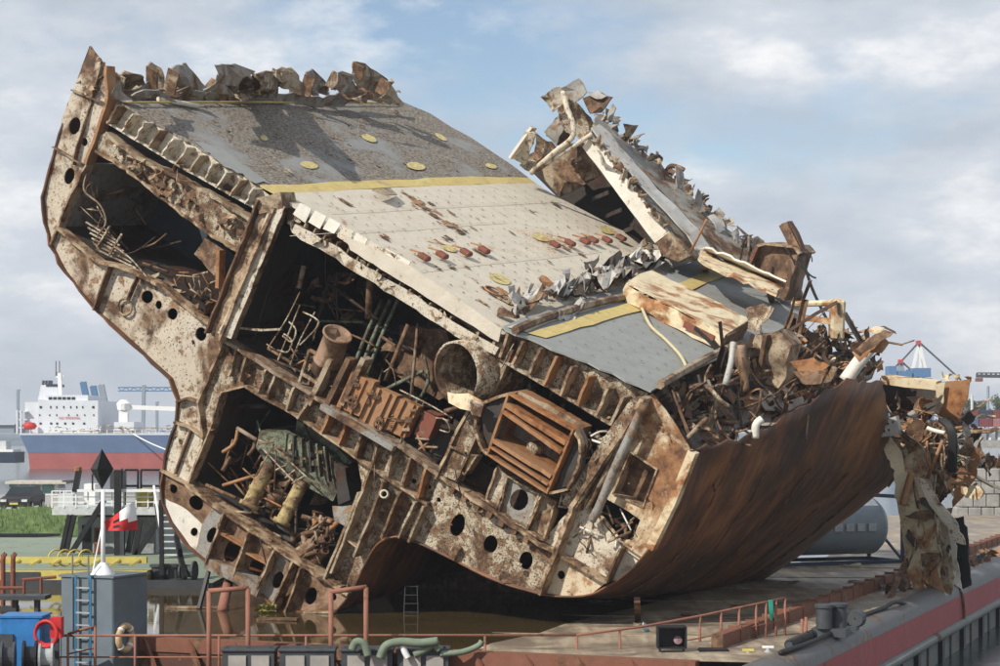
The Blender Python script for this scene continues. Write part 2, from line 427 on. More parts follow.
# side of the barge: rounded gunwale, red strake, rubbing pipe, grey panels with dark posts
M['gunwale'] = steel('scuffed_gunwale', (.13, .135, .14), .3, 1.2, .4, rough=.5)
M['redside'] = steel('faded_red_side', (.40, .10, .105), .12, .8, .25, rough=.6)
M['greyside'] = steel('scuffed_grey_side', (.22, .235, .235), .25, .7, .45)
def runm(prof, v0, v1, n=1):                # profile of (across, z) swept along the barge
    V = []; Fc = []; k = len(prof)
    for j in range(n+1): V += [p_r+Bs*a+Bd*(v0+(v1-v0)*j/n)+Vector((0, 0, z-p_r.z)) for a, z in prof]
    for j in range(n):
        for i in range(k-1): Fc.append((j*k+i, j*k+i+1, (j+1)*k+i+1, (j+1)*k+i))
    return V, Fc
g = [(-.02, zr+.005), (.25, zr+.06), (.5, zr+.0), (.68, zr-.15), (.74, zr-.38)]
obj('gunwale', *runm(g, -3, 80, 10), 'gunwale', BG, smooth=True)
obj('red_strake', *runm([(.742, zr-.38), (.76, zr-1.15)], -3, 80, 10), 'redside', BG)
obj('rubbing_pipe', *tubem([p_r+Bs*.80+Bd*v+Vector((0, 0, zr-1.28)) for v in (-3, 20, 80)], .15, 10), 'greyside', BG, smooth=True)
obj('side_plating', *runm([(.70, zr-1.15), (.70, zr-3.2)], -3, 80, 10), 'greyside', BG)
for k in range(13):
    v = -2+k*4.2; obj('side_fender', *boxm(p_r+Bs*.76+Bd*v+Vector((0, 0, zr-2.1)), (.16, .45, 1.3), ax=(Bs, Bd, Vector((0, 0, 1)))), 'black', BG)
    if 1: obj('side_rib', *boxm(p_r+Bs*.73+Bd*(v+2)+Vector((0, 0, zr-2.1)), (.08, .12, 1.4), ax=(Bs, Bd, Vector((0, 0, 1)))), 'gunwale', BG)
# coaming of rust red blocks along the deck
M['coamdark'] = steel('shadowed_frame_steel', (.10, .048, .034), .4, 1.2, .3)  # darker copy of the coaming colour, with shade put into it
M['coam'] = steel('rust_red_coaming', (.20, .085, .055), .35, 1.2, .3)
cu = (ground(752, 642)-p_r).dot(Bs); cv = (ground(752, 642)-p_r).dot(Bd)
for k in range(34):
    v = cv-2+k*1.62
    o = obj('coaming_block', *boxm(bpt(cu-.1, v, .17), (.28, 1.60, .34), ax=(Bs, Bd, Vector((0, 0, 1)))), 'coam', BG)
for k in range(34):
    v = cv-1.2+k*1.62; obj('coaming_post', *boxm(bpt(cu-.1, v, .21), (.33, .09, .37), ax=(Bs, Bd, Vector((0, 0, 1)))), 'coam', BG)
# low ridges and stains with shape: deck plates
for k in range(9):
    v = 4+k*5.3; obj('deck_plate_seam', *barm(bpt(-16, v, .012), bpt(-1.6, v, .012), .09, .02), 'bdeck', BG)
for x, y, s_ in ((600,602,1),(690,618,.8),(860,585,1.2),(790,585,1.0),(740,610,.7),(640,628,.6),(850,568,1.3)):
    p = ground(x, y); obj('scale_flake', *scrapm(Vector((p.x, p.y, deckz(p)+.05)), s_*.7, .02, .1, (Vector((1,0,0)), Vector((0,1,0)), Vector((0,0,1)))), R.choice(('rust','tan','bdeck')), BG)
# flooded part
obj('flooded_deck_water', [tuple(Vector((q.x, q.y, 0))) for q in (bpt(-45.5,-1), bpt(-45.5,40), bpt(-3,40), bpt(-3,-1))], [(3,2,1,0)], 'shallow', kind='structure')
# ================================================================== THE WRECK
WR = thing('shipwreck_section', P0, 'huge rusty cut section of a ship hull lying tilted on the barge deck', 'shipwreck')
LEN = 18.0
OUT = [(90,46),(82,66),(75,88),(67,110),(56,145),(47,175),(42,197),(44,222),(50,245),(65,272),(95,310),(125,338),(152,363),(170,379),(177,400),(175,422),(165,455),(161,485),(162,503),(170,523),(187,547),(210,564),(237,584),(258,592),(275,610)]
KEEL = [(275,610),(300,612),(336,611)]
ARCH = [(336,611),(350,594),(360,574),(372,551),(382,541),(397,537),(417,543),(449,558),(482,575),(507,585),(535,593),(560,597)]
BILGE = [(560,597),(590,595),(607,588),(625,576),(640,561),(649,549),(660,526),(672,502),(692,452)]
ribbon('port_shell', OUT[3:], -.02, LEN, 'hull', WR, th=.06, step=10, jag=.03, nd=6)
ribbon('keel_plate', KEEL, 0, LEN, 'hull', WR, th=.06, nd=6)
# tunnel shell, smooth
def shell(name, P, d0, d1, mat, n=5, nd=10, inward=.05):
    Q2 = smoothpath([Vector((p[0], p[1], 0)) for p in P], n); Q = [F(p.x, p.y) for p in Q2]; V, Fc, U = [], [], []
    l = 0
    for i, q in enumerate(Q):
        if i: l += (q-Q[i-1]).length
        for j in range(nd+1):
            d = d0+(d1-d0)*j/nd; V.append(q+AX*d); U.append((l, d))
    w = nd+1
    for i in range(len(Q)-1):
        for j in range(nd): Fc.append((i*w+j, (i+1)*w+j, (i+1)*w+j+1, i*w+j+1))
    o = obj(name, V, Fc, mat, WR, smooth=True, uvs=U); s = o.modifiers.new('thick', 'SOLIDIFY'); s.thickness = inward; s.offset = 0
    return o
shell('tunnel_shell', ARCH, 0, LEN, 'hull')
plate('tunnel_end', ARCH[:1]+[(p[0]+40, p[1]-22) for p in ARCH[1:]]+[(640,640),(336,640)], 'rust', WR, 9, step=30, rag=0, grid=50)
# rounded bilge and side shell, lofted from the cut face back to the far cut
FB = [(500,583),(535,593),(560,597),(590,595),(607,588),(625,576),(640,561),(649,549),(660,526),(672,502),(682,478),(692,452)]
BB = [(640,601),(680,599),(706,594),(738,588),(760,580),(783,566),(806,549),(830,530),(852,513),(872,498),(885,488),(897,478)]
fb = smoothpath([Vector((p[0], p[1], 0)) for p in FB], 4); bb = smoothpath([Vector((p[0], p[1], 0)) for p in BB], 4)
V, Fc, U = [], [], []; nd = 44; l = 0
for i, (a, b_) in enumerate(zip(fb, bb)):
    A_, B_ = F(a.x, a.y), F(b_.x, b_.y, LEN)
    if i: l += (A_-F(fb[i-1].x, fb[i-1].y)).length
    for j in range(nd+1):
        t = j/nd; p = A_.lerp(B_, t); q = p+Vector((.6, -.1, -.5))*(.06*noise.noise(p*.35)+.025*noise.noise(p*1.3))*2
        V.append(q); U.append((l, t*LEN))
TE = [(680,456),(692,452),(703,446),(712,449),(727,439),(741,442),(756,428),(771,430),(785,414),(803,408),(818,396),(836,386),(850,378),(868,384),(879,379),(884,392),(889,420),(896,446),(901,478),(960,560)]
nb = len(fb); l0 = l
for r_ in range(1, 5):
    for j in range(nd+1):
        t = j/nd; base_ = V[(nb-1)*(nd+1)+j]; bx, by = 500+FPX*base_.x/base_.y, HOR-FPX*(base_.z-H)/base_.y; tx_, ty_ = bx, by
        s1 = 0
        while s1 < 110:
            x_, y_ = bx+.42*s1, by-s1; e_ = min((ya+(yb-ya)*(x_-xa)/(xb-xa) for (xa, ya), (xb, yb) in zip(TE, TE[1:]) if xa <= x_ <= xb), default=999)
            if y_ <= e_: break
            s1 += 1
        s1 = max(s1, .5)+(R.gauss(0, 1.5) if r_ == 4 else 0)
        q = base_.lerp(F(bx+.42*s1, by-s1, t*LEN), r_/4)
        V.append(q+Vector((.5,-.4,0))*.12*noise.noise(q*.6)); U.append((l0+r_*s1*.006, t*LEN))
for i in range(nb+3):
    for j in range(nd): Fc.append((i*(nd+1)+j, (i+1)*(nd+1)+j, (i+1)*(nd+1)+j+1, i*(nd+1)+j+1))
o = obj('bilge_shell', V, Fc, 'hull', WR, smooth=True, uvs=U); s_ = o.modifiers.new('thick', 'SOLIDIFY'); s_.thickness = .05; s_.offset = 0
# weld seams running round the girth
for k in (7, 14, 22, 31, 38):
    P = [V[i*(nd+1)+k]+Vector((.02, -.02, -.03)) for i in range(6, len(fb))]
    obj('weld_seam', *tubem(P, .03, 5), 'rust', WR)

# ---------------- web plates of the cut face
W1 = plate('side_web', [(90,46),(101,61),(106,68),(109,99),(99,132),(88,163),(67,203),(57,227),(50,245),(44,222),(42,197),(47,175),(56,145),(67,110),(75,88),(82,66)], 'pale', WR, .08,
      [ell(76,126,5.6,9,18), ell(85,142,3.4,4.2), ell(69,176,5.2,8.6,18)], th=.05, warp=.05)
ribbon('flange', [(107,66),(109,99),(99,132),(87,164)], -.22, .3, 'orange', W1, th=.1, jag=.04, step=7, rag=.5)
ribbon('flange', [(87,164),(68,203),(50,246)], -.12, .3, 'lip', W1, th=.06, jag=.04)
for a, b_ in (((72,90),(107,104)), ((55,147),(84,165)), ((103,62),(74,165))): ribbon('stiffener', [a, b_], -.1, .1, 'tan', W1, th=.04, jag=.03)
W2 = plate('bilge_web', [(57,227),(80,247),(100,262),(120,267),(160,285),(200,317),(225,337),(200,402),(190,399),(177,402),(170,379),(152,363),(125,338),(95,310),(65,272),(50,245)], 'pale', WR, .08,
      [ell(146,297,5.8,6.6), ell(158,305,3.4,4.4), ell(173,314,5.4,6), ell(202,334,5.6,7)], th=.05, warp=.06)
ribbon('flange', [(57,227),(80,246),(100,262),(120,266),(160,284),(200,316),(226,337)], -.3, .25, 'lip', W2, th=.09, jag=.06, step=6, rag=1.0)
ribbon('stiffener', [(112,264),(96,310)], -.16, .1, 'rust', W2, th=.05)
ribbon('stiffener', [(138,276),(128,300)], -.1, .1, 'lip', W2, th=.04)
obj('manhole_ring', *torusm(F(125,307,.03), AX, .25, .035, 20, 6), 'tan', W2, smooth=True)
W3 = plate('neck_web', [(225,340),(246,386),(222,392),(210,432),(205,437),(199,403)], 'cream', WR, .1, [ell(199,425,2.4,2.6)], warp=.05)
ribbon('flange', [(226,339),(199,403),(205,436)], -.2, .2, 'lip', W3, th=.07, jag=.04)
ribbon('flange', [(246,386),(222,392),(210,432),(188,484)], -.1, .3, 'lip', W3, th=.05, jag=.04)
W4 = plate('neck_web', [(179,401),(188,398),(199,403),(205,437),(190,427),(176,422)], 'cream2', WR, .1)
ribbon('flange', [(177,402),(188,398),(199,402)], -.15, .2, 'rust', W4, th=.06)
W5 = plate('neck_web', [(176,422),(190,427),(204,437),(188,484),(162,470),(165,455)], 'cream2', WR, .08)
ribbon('flange', [(176,422),(190,427),(205,437)], -.2, .2, 'lip', W5, th=.06, jag=.03)
ribbon('crack_edge', [(191,431),(183,452),(175,474)], -.05, .1, 'rust', W5, th=.05)
W6 = plate('bracket_web', [(162,470),(188,484),(214,504),(202,524),(186,509),(162,496)], 'brownplate', WR, .08, [ell(174,489,3.8,4.4), ell(196,503,6.4,8,-35)])
ribbon('flange', [(162,470),(188,484),(214,504)], -.2, .15, 'lip', W6, th=.06, jag=.03)
W7 = plate('bilge_bracket', [(162,496),(186,509),(202,524),(196,551),(187,547),(170,523)], 'white', WR, .1, [ell(194,532,3.7,4.5,20)])
W8 = plate('floor_web', [(202,524),(214,504),(228,513),(214,557),(209,563),(196,552)], 'greypaint', WR, .06, [ell(212,535,4.8,8.2,22)])
W9 = plate('floor_web', [(228,514),(253,531),(238,574),(214,557)], 'brownplate', WR, .14, [ell(232,551,7.5,12.5,20)])
W10 = plate('floor_web', [(253,531),(279,549),(261,588),(238,574)], 'brownplate', WR, .14, [ell(256,568,7.2,12.5,20)])
W11 = plate('floor_web', [(279,549),(296,561),(276,610),(259,591)], 'greypaint', WR, .1, [ell(278,580,5.4,9,22)])
plate('floor_web', [(296,561),(305,568),(290,611),(276,610)], 'rust', WR, .4)
W12 = plate('floor_web', [(304,567),(350,594),(338,611),(290,611)], 'brownplate', WR, .1, [ell(311,596,5.8,9,18), ell(334,597,2.8,3.6)])
for a, b_, w in (((228,513),(210,562),W8), ((253,531),(237,575),W9), ((279,549),(260,590),W10), ((305,567),(289,611),W12), ((296,561),(275,610),W11)):
    ribbon('stiffener', [a, b_], -.24, .2, 'lip', w, th=.06, jag=.03)
for P, w in (([(228,535),(219,530)], W9), ([(247,547),(223,533)], W9), ([(272,565),(248,552)], W10)):
    ribbon('stiffener', P, -.14, .14, 'orange', w, th=.05)
ribbon('flange', [(188,484),(214,504),(253,530),(296,560),(350,594)], -.3, .5, 'lip', W12, th=.08, jag=.05, step=8, rag=.7)
ribbon('bottom_strake', [(209,562),(238,575),(262,591)], -.2, .3, 'greypaint', WR, th=.35)
# girder between the engine room and the hold below
top = [(227,340),(300,386),(400,445),(441,474)]; bot = [(246,386),(300,417),(357,457),(428,504)]
G2 = plate('deck_girder', [(227,340),(300,386),(400,445),(441,474),(428,504),(357,457),(300,417),(246,386),(236,372)], 'cream', WR, .22, [ell(231,357,2.6,2.8), ell(414,481,2.6,2.8), ell(429,487,2,2.4)], warp=.05)
for a, b_ in (((239,349),(231,376)),((249,354),(242,381)),((269,368),(260,392)),((278,374),(270,398)),((297,385),(289,409)),((315,394),(301,418)),((335,406),(324,432)),((351,416),(341,444)),((367,427),(359,456)),((382,436),(374,466)),((397,447),(390,476)),((413,457),(405,487)),((429,467),(421,497))):
    ribbon('stiffener', [a, b_], -.16+R.uniform(-.04, .04), .22, R.choice(('cream','tan','tan','orange')), G2, th=.07, jag=.03, step=6, rag=.5)
ribbon('flange', top, -.34, .3, 'wire', G2, th=.1, jag=.04, step=8, rag=.5)
ribbon('flange', bot, -.22, .3, 'lip', G2, th=.07, jag=.03, step=8, rag=.4)
# frame bays beside the tunnel
W13 = plate('frame_web', [(357,459),(428,504),(412,541),(397,537),(382,541),(372,551),(360,574),(349,594),(327,578),(344,536),(361,494),(362,484)], 'cream', WR, .2, [ell(387,495,2.6,4,20), ell(412,505,2.8,2,30)], warp=.05)
for a, b_, dd in (((373,470),(335,572),-.2),((387,481),(357,556),-.18),((403,491),(384,537),-.18),((418,501),(401,537),-.18),((428,505),(412,541),-.26),((361,492),(327,578),-.15)):
    ribbon('stiffener', [a, b_], dd, .2, R.choice(('cream','tan')), W13, th=.07, jag=.03)
obj('flanged_pipe_end', *pipem(F(386,495,.2), F(384,494,-.25), .13, .05, 12), 'cream2', W13, smooth=True)
ribbon('stiffener', [(344,536),(360,548)], -.1, .2, 'lip', W13, th=.05)
ribbon('stiffener', [(327,576),(342,587)], -.1, .2, 'lip', W13, th=.05)
# big plain web under the right hold
W14 = plate('floor_web', [(441,476),(475,500),(510,523),(542,544),(558,554),(543,592),(535,592),(507,584),(482,574),(449,557),(417,543),(412,541),(428,505)], 'cream', WR, .1,
      [ell(458,525,7.2,11.6,18), ell(491,544,6.8,9.4,14), ell(525,561,6.8,9.4,12), ell(438,500,2.2,2.6)], th=.05, warp=.06)
plate('doubler_plate', [(497,518),(506,523),(503,529),(495,525)], 'dark', W14, .05, rag=.3)
ribbon('flange', [(440,475),(475,499),(510,522),(542,544),(575,562),(608,582)], -.3, .3, 'lip', W14, th=.08, jag=.05, step=7, rag=.5)
for k in range(7):
    p = lerp((455,487),(535,541),k/6.5); ribbon('lug', [p, (p[0]-2.5,p[1]+5)], -.12, .12, 'rust', W14, th=.16)
ribbon('stiffener', [(459,546),(453,558)], -.12, .12, 'lip', W14, th=.2)
W15 = plate('bilge_web', [(558,554),(575,562),(607,582),(590,595),(560,597),(543,592)], 'ivory2', WR, .1, [ell(561,575,3.9,4.4)])
W16 = plate('bilge_web', [(542,544),(560,520),(576,503),(600,520),(623,549),(608,582),(575,562)], 'cream2', WR, .14, [ell(616,531,3,4)])
plate('bilge_web', [(623,549),(640,561),(625,576),(608,582)], 'white', W16, .3)
ribbon('bulkhead_edge', [(648,397),(620,440),(576,505),(559,553),(543,593)], -.3, .4, 'lip', W16, th=.12, jag=.04, step=7, rag=.6)
ribbon('stiffener', [(623,548),(608,582)], -.2, .2, 'tan', W16, th=.06)
W17 = plate('side_web', [(652,393),(672,420),(692,452),(672,502),(660,526),(649,549),(640,561),(623,549),(600,520),(578,503),(600,470),(620,440),(636,412)], 'ivory2', WR, .12,
      [refine([(628,452),(655,470),(652,484),(641,508),(611,494)], 30, 0), refine([(607,500),(628,512),(640,520),(632,540),(620,540),(602,516),(590,508),(597,492)], 30, 0)], warp=.06)
plate('door_panel', [(630,455),(656,471),(641,508),(612,494)], 'brownplate', W17, .55)
ribbon('flange', [(692,452),(672,502),(649,549)], -.05, .25, 'ivory', W17, th=.22)
ribbon('flange', [(628,452),(655,470),(641,508),(611,494)], .1, .6, 'lip', W17, th=.05, closed=True)
pipe('slanted_pipe', [(645,403,-.3),(628,440,-.3),(612,475,-.3),(600,505,-.2),(592,520,-.1)], .12, 'greypaint', WR)
pipe('slanted_pipe', [(634,420,-.1),(612,462,-.05),(588,508,0)], .09, 'tan', WR)
ribbon('bulkhead_plate', [(640,404),(612,444),(571,506)], -.22, .3, 'cream', W17, th=.42, step=8, rag=.6)
# upper right bays below the ship deck
G3 = plate('deck_girder', [(505,328),(530,339),(560,352),(600,371),(648,393),(640,410),(612,424),(580,404),(550,387),(520,368),(500,358)], 'cream', WR, .25, warp=.05)
for a, b_ in (((512,333),(503,357)),((527,341),(516,364)),((544,348),(532,374)),((560,356),(547,385)),((576,366),(564,395)),((592,376),(581,405)),((611,388),(599,415)),((627,396),(614,424))):
    ribbon('stiffener', [a, b_], -.24, .25, R.choice(('orange','tan','lip')), G3, th=.075, jag=.03, step=7, rag=.4)
ribbon('flange', [(500,358),(550,387),(612,424),(640,408)], -.22, .3, 'cream', G3, th=.07, jag=.03)
# girder above the upper left hold, ragged with torn stubs
G1 = plate('deck_girder', [(100,136),(106,133),(138,158),(168,172),(220,200),(260,226),(250,262),(246,257),(200,225),(172,205),(128,169),(97,151)], 'cream', WR, .05, warp=.08, rag=1.5)
ribbon('flange', [(106,133),(138,158),(168,172),(220,200),(260,226)], -.2, .3, 'tan', G1, th=.1, jag=.08, step=6, rag=1.4)
ribbon('flange', [(97,151),(128,169),(172,205),(200,225),(246,257)], -.25, .3, 'lip', G1, th=.07, jag=.08, step=6, rag=1.4)
for k in range(34):
    t = R.random(); p = lerp(lerp((106,138),(256,230),t), lerp((104,152),(244,254),t), R.uniform(.05, .9))
    obj('torn_stub', *scrapm(F(p[0], p[1], -.1), R.uniform(.12, .36), curl=.8), R.choice(('lip','orange','rust','rust','tan','cream')), G1)
# deck edge girder with bracket bays, upper left
G0 = plate('deck_edge_girder', [(126,105),(258,187),(270,196),(266,213),(250,205),(180,165),(107,122),(112,112)], 'cream2', WR, .2, warp=.04)
for k in range(11):
    t = k/10.3; a = lerp((124,106),(262,191),t); b_ = lerp((112,124),(252,206),t)
    o = ribbon('bracket', [a, b_], -.24+R.uniform(-.04, .04), .2, R.choice(('cream2','cream2','tan')), G0, th=.05, jag=.04, step=5, rag=.5)
ribbon('flange', [(107,122),(180,166),(252,206),(266,214)], -.1, .3, 'cream2', G0, th=.06, jag=.03)
ribbon('inner_deck', [(104,134),(138,160),(168,174),(220,202),(262,228)], .35, LEN, 'dark', WR, th=.06)
# deck edge girder, middle
G4 = plate('deck_edge_girder', [(287,201),(350,240),(420,285),(500,337),(497,350),(470,334),(400,290),(330,245),(288,222)], 'tan', WR, .35, warp=.05)
for k in range(8):
    a = lerp((300,203),(404,258),k/7.4); b_ = lerp((311,209),(416,265),k/7.4)
    if k in (5, 6): a, b_ = lerp(a, b_, .1), lerp(b_, (430,275), .3)
    plate('bracket_plate', [a, b_, (b_[0]-6, b_[1]+12+R.uniform(-3, 3)), (a[0]-6, a[1]+11+R.uniform(-2, 2))], R.choice(('white','cream2','white')), G4, -.25, rag=.4, warp=.08)
for k in range(16):
    p = lerp((300,215),(496,343),k/19); ribbon('bracket', [p, (p[0]-5,p[1]+10)], -.2+R.uniform(-.08, .08), .35, R.choice(('lip','cream','tan','tan')), G4, th=.05, jag=.03)
ribbon('flange', [(292,222),(330,246),(367,271),(420,302),(470,334),(497,351)], -.35, .5, 'cream', G4, th=.09, jag=.06, step=7, rag=.6)
ribbon('flange', [(288,201),(350,239),(420,283),(500,336)], -.3, .4, 'decklight', G4, th=.08, step=9, rag=.4)
for k in range(16):
    t = R.random(); p = lerp((290,215),(496,345),t); obj('torn_stub', *scrapm(F(p[0]-4, p[1]+R.uniform(-2, 8), -.25), R.uniform(.15, .4), curl=.8), R.choice(('lip','cream','rust','tan')), G4)
plate('deck_ledge', [(345,236),(410,266),(455,296),(501,329),(498,342),(420,293),(350,250)], 'decklight', G4, -.32, rag=.3, warp=.03)
plate('lower_flange_face', [(296,224),(330,243),(367,267),(420,298),(470,331),(498,348),(494,355),(465,341),(415,309),(360,275),(320,249),(293,232)], 'cream2', G4, -.3, rag=.8, warp=.08)
# main pillars (cut bulkheads)
V1a, V1b = [(276,200),(252,258),(231,310),(222,336)], None
C1 = obj('bulkhead_column', *ribbonm([(277,203),(255,258),(236,305),(223,337)], -.42, .4, th=.36, step=10, rag=.7, jag=.03), 'lip', WR)
plate('column_face', [(271,203),(285,207),(262,262),(243,309),(231,339),(218,333),(232,302),(251,255)], 'cream2', C1, -.47, rag=.6, warp=.04)
ribbon('flange', [(285,207),(262,262),(243,309),(231,339)], -.6, -.3, 'lip', C1, th=.1, step=9, rag=.5, jag=.03)
ribbon('flange', [(270,200),(249,254),(229,303),(217,332)], -.6, -.3, 'rust', C1, th=.06, step=9, rag=.5, jag=.03)
obj('bracket_box', *ribbonm([(268,206),(292,200)], -.5, .2, th=.45, rag=.6), 'tan', C1)
C2 = plate('bulkhead_column', [(498,340),(512,352),(492,398),(475,438),(456,481),(440,475),(460,430),(479,394)], 'cream', WR, -.05, warp=.04)
ribbon('flange', [(499,338),(479,394),(460,430),(438,478)], -.35, .3, 'lip', C2, th=.08, jag=.04, step=7, rag=.6)
ribbon('flange', [(514,350),(493,398),(476,440),(457,482)], -.2, .3, 'tan', C2, th=.06, jag=.03)
for t in (.25, .5, .78): ribbon('stiffener', [lerp((499,340),(440,475),t), lerp((512,352),(456,481),t)], -.2, .1, 'tan', C2, th=.05)

# ---------------- inside: decks, bulkheads, dark back walls and an added light-blocking cap
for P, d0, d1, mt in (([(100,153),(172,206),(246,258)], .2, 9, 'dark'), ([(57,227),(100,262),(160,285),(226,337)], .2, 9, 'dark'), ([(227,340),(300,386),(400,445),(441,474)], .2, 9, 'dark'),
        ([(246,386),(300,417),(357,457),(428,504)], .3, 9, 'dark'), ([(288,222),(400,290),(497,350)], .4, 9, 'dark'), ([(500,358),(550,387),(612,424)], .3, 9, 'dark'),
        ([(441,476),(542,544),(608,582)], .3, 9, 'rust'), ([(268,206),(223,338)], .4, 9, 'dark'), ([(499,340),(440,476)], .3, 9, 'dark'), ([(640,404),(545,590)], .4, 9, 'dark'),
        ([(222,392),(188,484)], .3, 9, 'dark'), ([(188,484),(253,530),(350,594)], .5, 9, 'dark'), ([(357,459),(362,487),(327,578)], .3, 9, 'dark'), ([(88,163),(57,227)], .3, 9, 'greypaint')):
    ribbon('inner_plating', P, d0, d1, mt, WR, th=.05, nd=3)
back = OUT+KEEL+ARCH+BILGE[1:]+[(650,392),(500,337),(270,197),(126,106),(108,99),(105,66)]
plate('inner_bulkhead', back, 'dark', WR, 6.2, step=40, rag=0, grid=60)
plate('light_block_cap', back, 'dark', WR, LEN-.2, step=40, rag=0, grid=60)  # unseen cap added at the far end to keep light out
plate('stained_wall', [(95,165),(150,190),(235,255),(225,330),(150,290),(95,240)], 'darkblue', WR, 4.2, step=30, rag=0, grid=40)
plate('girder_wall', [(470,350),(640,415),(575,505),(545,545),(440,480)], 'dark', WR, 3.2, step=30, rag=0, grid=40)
# ---------------- junk in the holds
def hold(P, n, d0, d1, mats, rmin=.02, rmax=.06, lmin=15, lmax=50, lean=.5, name='pipe', dirs=((.87,.5),(-.43,.9))):
    xs = [p[0] for p in P]; ys = [p[1] for p in P]; k = 0; tries = 0
    while k < n and tries < 4000:
        tries += 1
        x, y = R.uniform(min(xs), max(xs)), R.uniform(min(ys), max(ys))
        l = R.uniform(lmin, lmax); dx, dy = R.choice(dirs); an = R.gauss(0, lean); dx, dy = dx*math.cos(an)-dy*math.sin(an), dx*math.sin(an)+dy*math.cos(an)
        d = d0+(d1-d0)*R.random()**1.3
        pts = [(x, y, d)]; okk = inpoly(x, y, P); m = R.choice((1, 1, 1, 1, 2))
        for j in range(m):
            x += dx*l/m+R.gauss(0, l*.06); y += dy*l/m+R.gauss(0, l*.06); d += R.uniform(-.3, .3)
            if m > 1: dx, dy = dx+R.gauss(0, .5), dy+R.gauss(0, .5); q = math.hypot(dx, dy); dx, dy = dx/q, dy/q
            pts.append((x, y, max(d, d0-.1))); okk = okk and inpoly(x, y, P)
        if not okk: continue
        k += 1; pipe(name, pts, rmin+(rmax-rmin)*R.random()**2, R.choice(mats), WR, seg=6, sm=3)
def scraps(P, n, d0, d1, mats, s0, s1, parent=None, name='scrap_plate', curl=.6):
    xs = [p[0] for p in P]; ys = [p[1] for p in P]; k = 0
    while k < n:
        x, y = R.uniform(min(xs), max(xs)), R.uniform(min(ys), max(ys))
        if not inpoly(x, y, P): continue
        k += 1; obj(name, *scrapm(F(x, y, R.uniform(d0, d1)), R.uniform(s0, s1), curl=curl), R.choice(mats), parent or WR)
H1P = [(106,160),(160,200),(236,254),(240,265),(222,328),(112,262),(64,226),(70,203),(90,164)]
H2P = [(290,232),(470,337),(495,350),(440,470),(400,443),(230,336)]
H3P = [(224,396),(246,390),(300,420),(355,460),(358,487),(342,536),(326,574),(304,564),(228,510),(192,484),(212,434)]
H4P = [(520,362),(610,426),(634,412),(574,503),(544,540),(460,488),(462,478),(500,385)]
H5P = [(607,500),(640,520),(632,548),(608,575),(560,548),(580,510)]
for k in range(150):
    x, y = R.uniform(45,690), R.uniform(100,596)
    if inpoly(x, y, OUT+KEEL+ARCH+BILGE[1:]+[(650,392),(500,337),(270,197),(126,106)]) and not any(inpoly(x, y, q) for q in (H1P, H2P, H3P, H4P, H5P)):
        obj('torn_tab', *scrapm(F(x, y, R.uniform(-.12,.02)), R.uniform(.06,.22), .015, .8), R.choice(('lip','rust','tan','cream','dark','orange')), WR)
for k in range(34):
    x, y = R.uniform(70,640), R.uniform(140,560); dx = R.uniform(-12,12)
    if inpoly(x, y, OUT+KEEL+ARCH+BILGE[1:]+[(650,392),(500,337),(270,197),(126,106)]) and not any(inpoly(x, y, q) for q in (H1P, H2P, H3P, H4P, H5P)): pipe('loose_wire', [(x,y,-.15),(x+dx*.4,y+R.uniform(6,14),-.3),(x+dx,y+R.uniform(16,34),-.2)], R.uniform(.01,.02), R.choice(('cream','wire','tan','cable')), WR, seg=5, sm=4)
hold([(72,200),(100,165),(110,230),(140,275),(95,250)], 26, .2, 1.6, ('wire','tan','cream','rust'), .015, .035, 12, 40)
hold([(165,268),(222,270),(222,325),(180,300)], 26, .1, 1.2, ('wire','tan','cream','rust','orange'), .015, .04, 8, 26, .9)
hold(H1P, 16, .8, 3.5, ('wire','rust','dark'), .02, .06, 20, 70)
hold(H2P, 60, .8, 4.5, ('dark','rust','wire','green','dark'), .025, .09, 20, 90)
hold([(235,338),(300,345),(440,440),(435,465),(330,395)], 40, .0, 1.6, ('wire','rust','orange','tan'), .02, .05, 10, 40, .6)
hold([(205,440),(250,420),(300,460),(300,550),(235,505),(195,480)], 44, .1, 2.5, ('rust','wire','rust','tan','orange'), .025, .075, 14, 48, .7)
hold([(300,505),(345,520),(330,570),(300,555)], 26, .0, 1.0, ('wire','rust','tan','orange'), .03, .08, 8, 26, .6)
hold([(215,500),(300,550),(345,585),(340,560),(300,530),(230,495)], 40, .3, 3.0, ('rust','wire','tan','dark'), .03, .09, 10, 40, .6)
hold(H3P, 20, 1.0, 4.0, ('dark','rust','green'), .03, .09, 20, 60)
hold(H4P, 36, .5, 2.6, ('rust','dark','wire','tan'), .025, .08, 14, 50, .6)
hold([(590,430),(622,425),(585,475),(575,460)], 22, -.2, .6, ('cream','wire','white','tan'), .02, .05, 6, 20, 1.0)
hold(H5P, 26, -.1, .8, ('cream','wire','white','tan','rust'), .02, .06, 8, 26, .9)
scraps(H2P, 30, 1.0, 4.5, ('rust','dark','brownplate'), .4, 1.1)
scraps([(300,350),(440,440),(435,465),(320,400)], 18, .0, 1.4, ('brownplate','tan','orange','cream'), .25, .7)
scraps([(205,440),(250,420),(340,520),(320,565),(235,505)], 22, .6, 2.6, ('rust','brownplate','dark'), .3, .8)
scraps([(90,250),(222,325),(222,300),(160,280)], 14, .1, 1.0, ('tan','brownplate','rust'), .2, .5)
scraps(H4P, 20, .5, 2.2, ('rust','brownplate','tan','dark'), .3, .7)
scraps(H5P, 8, 0, .6, ('cream2','tan','rust'), .2, .5)
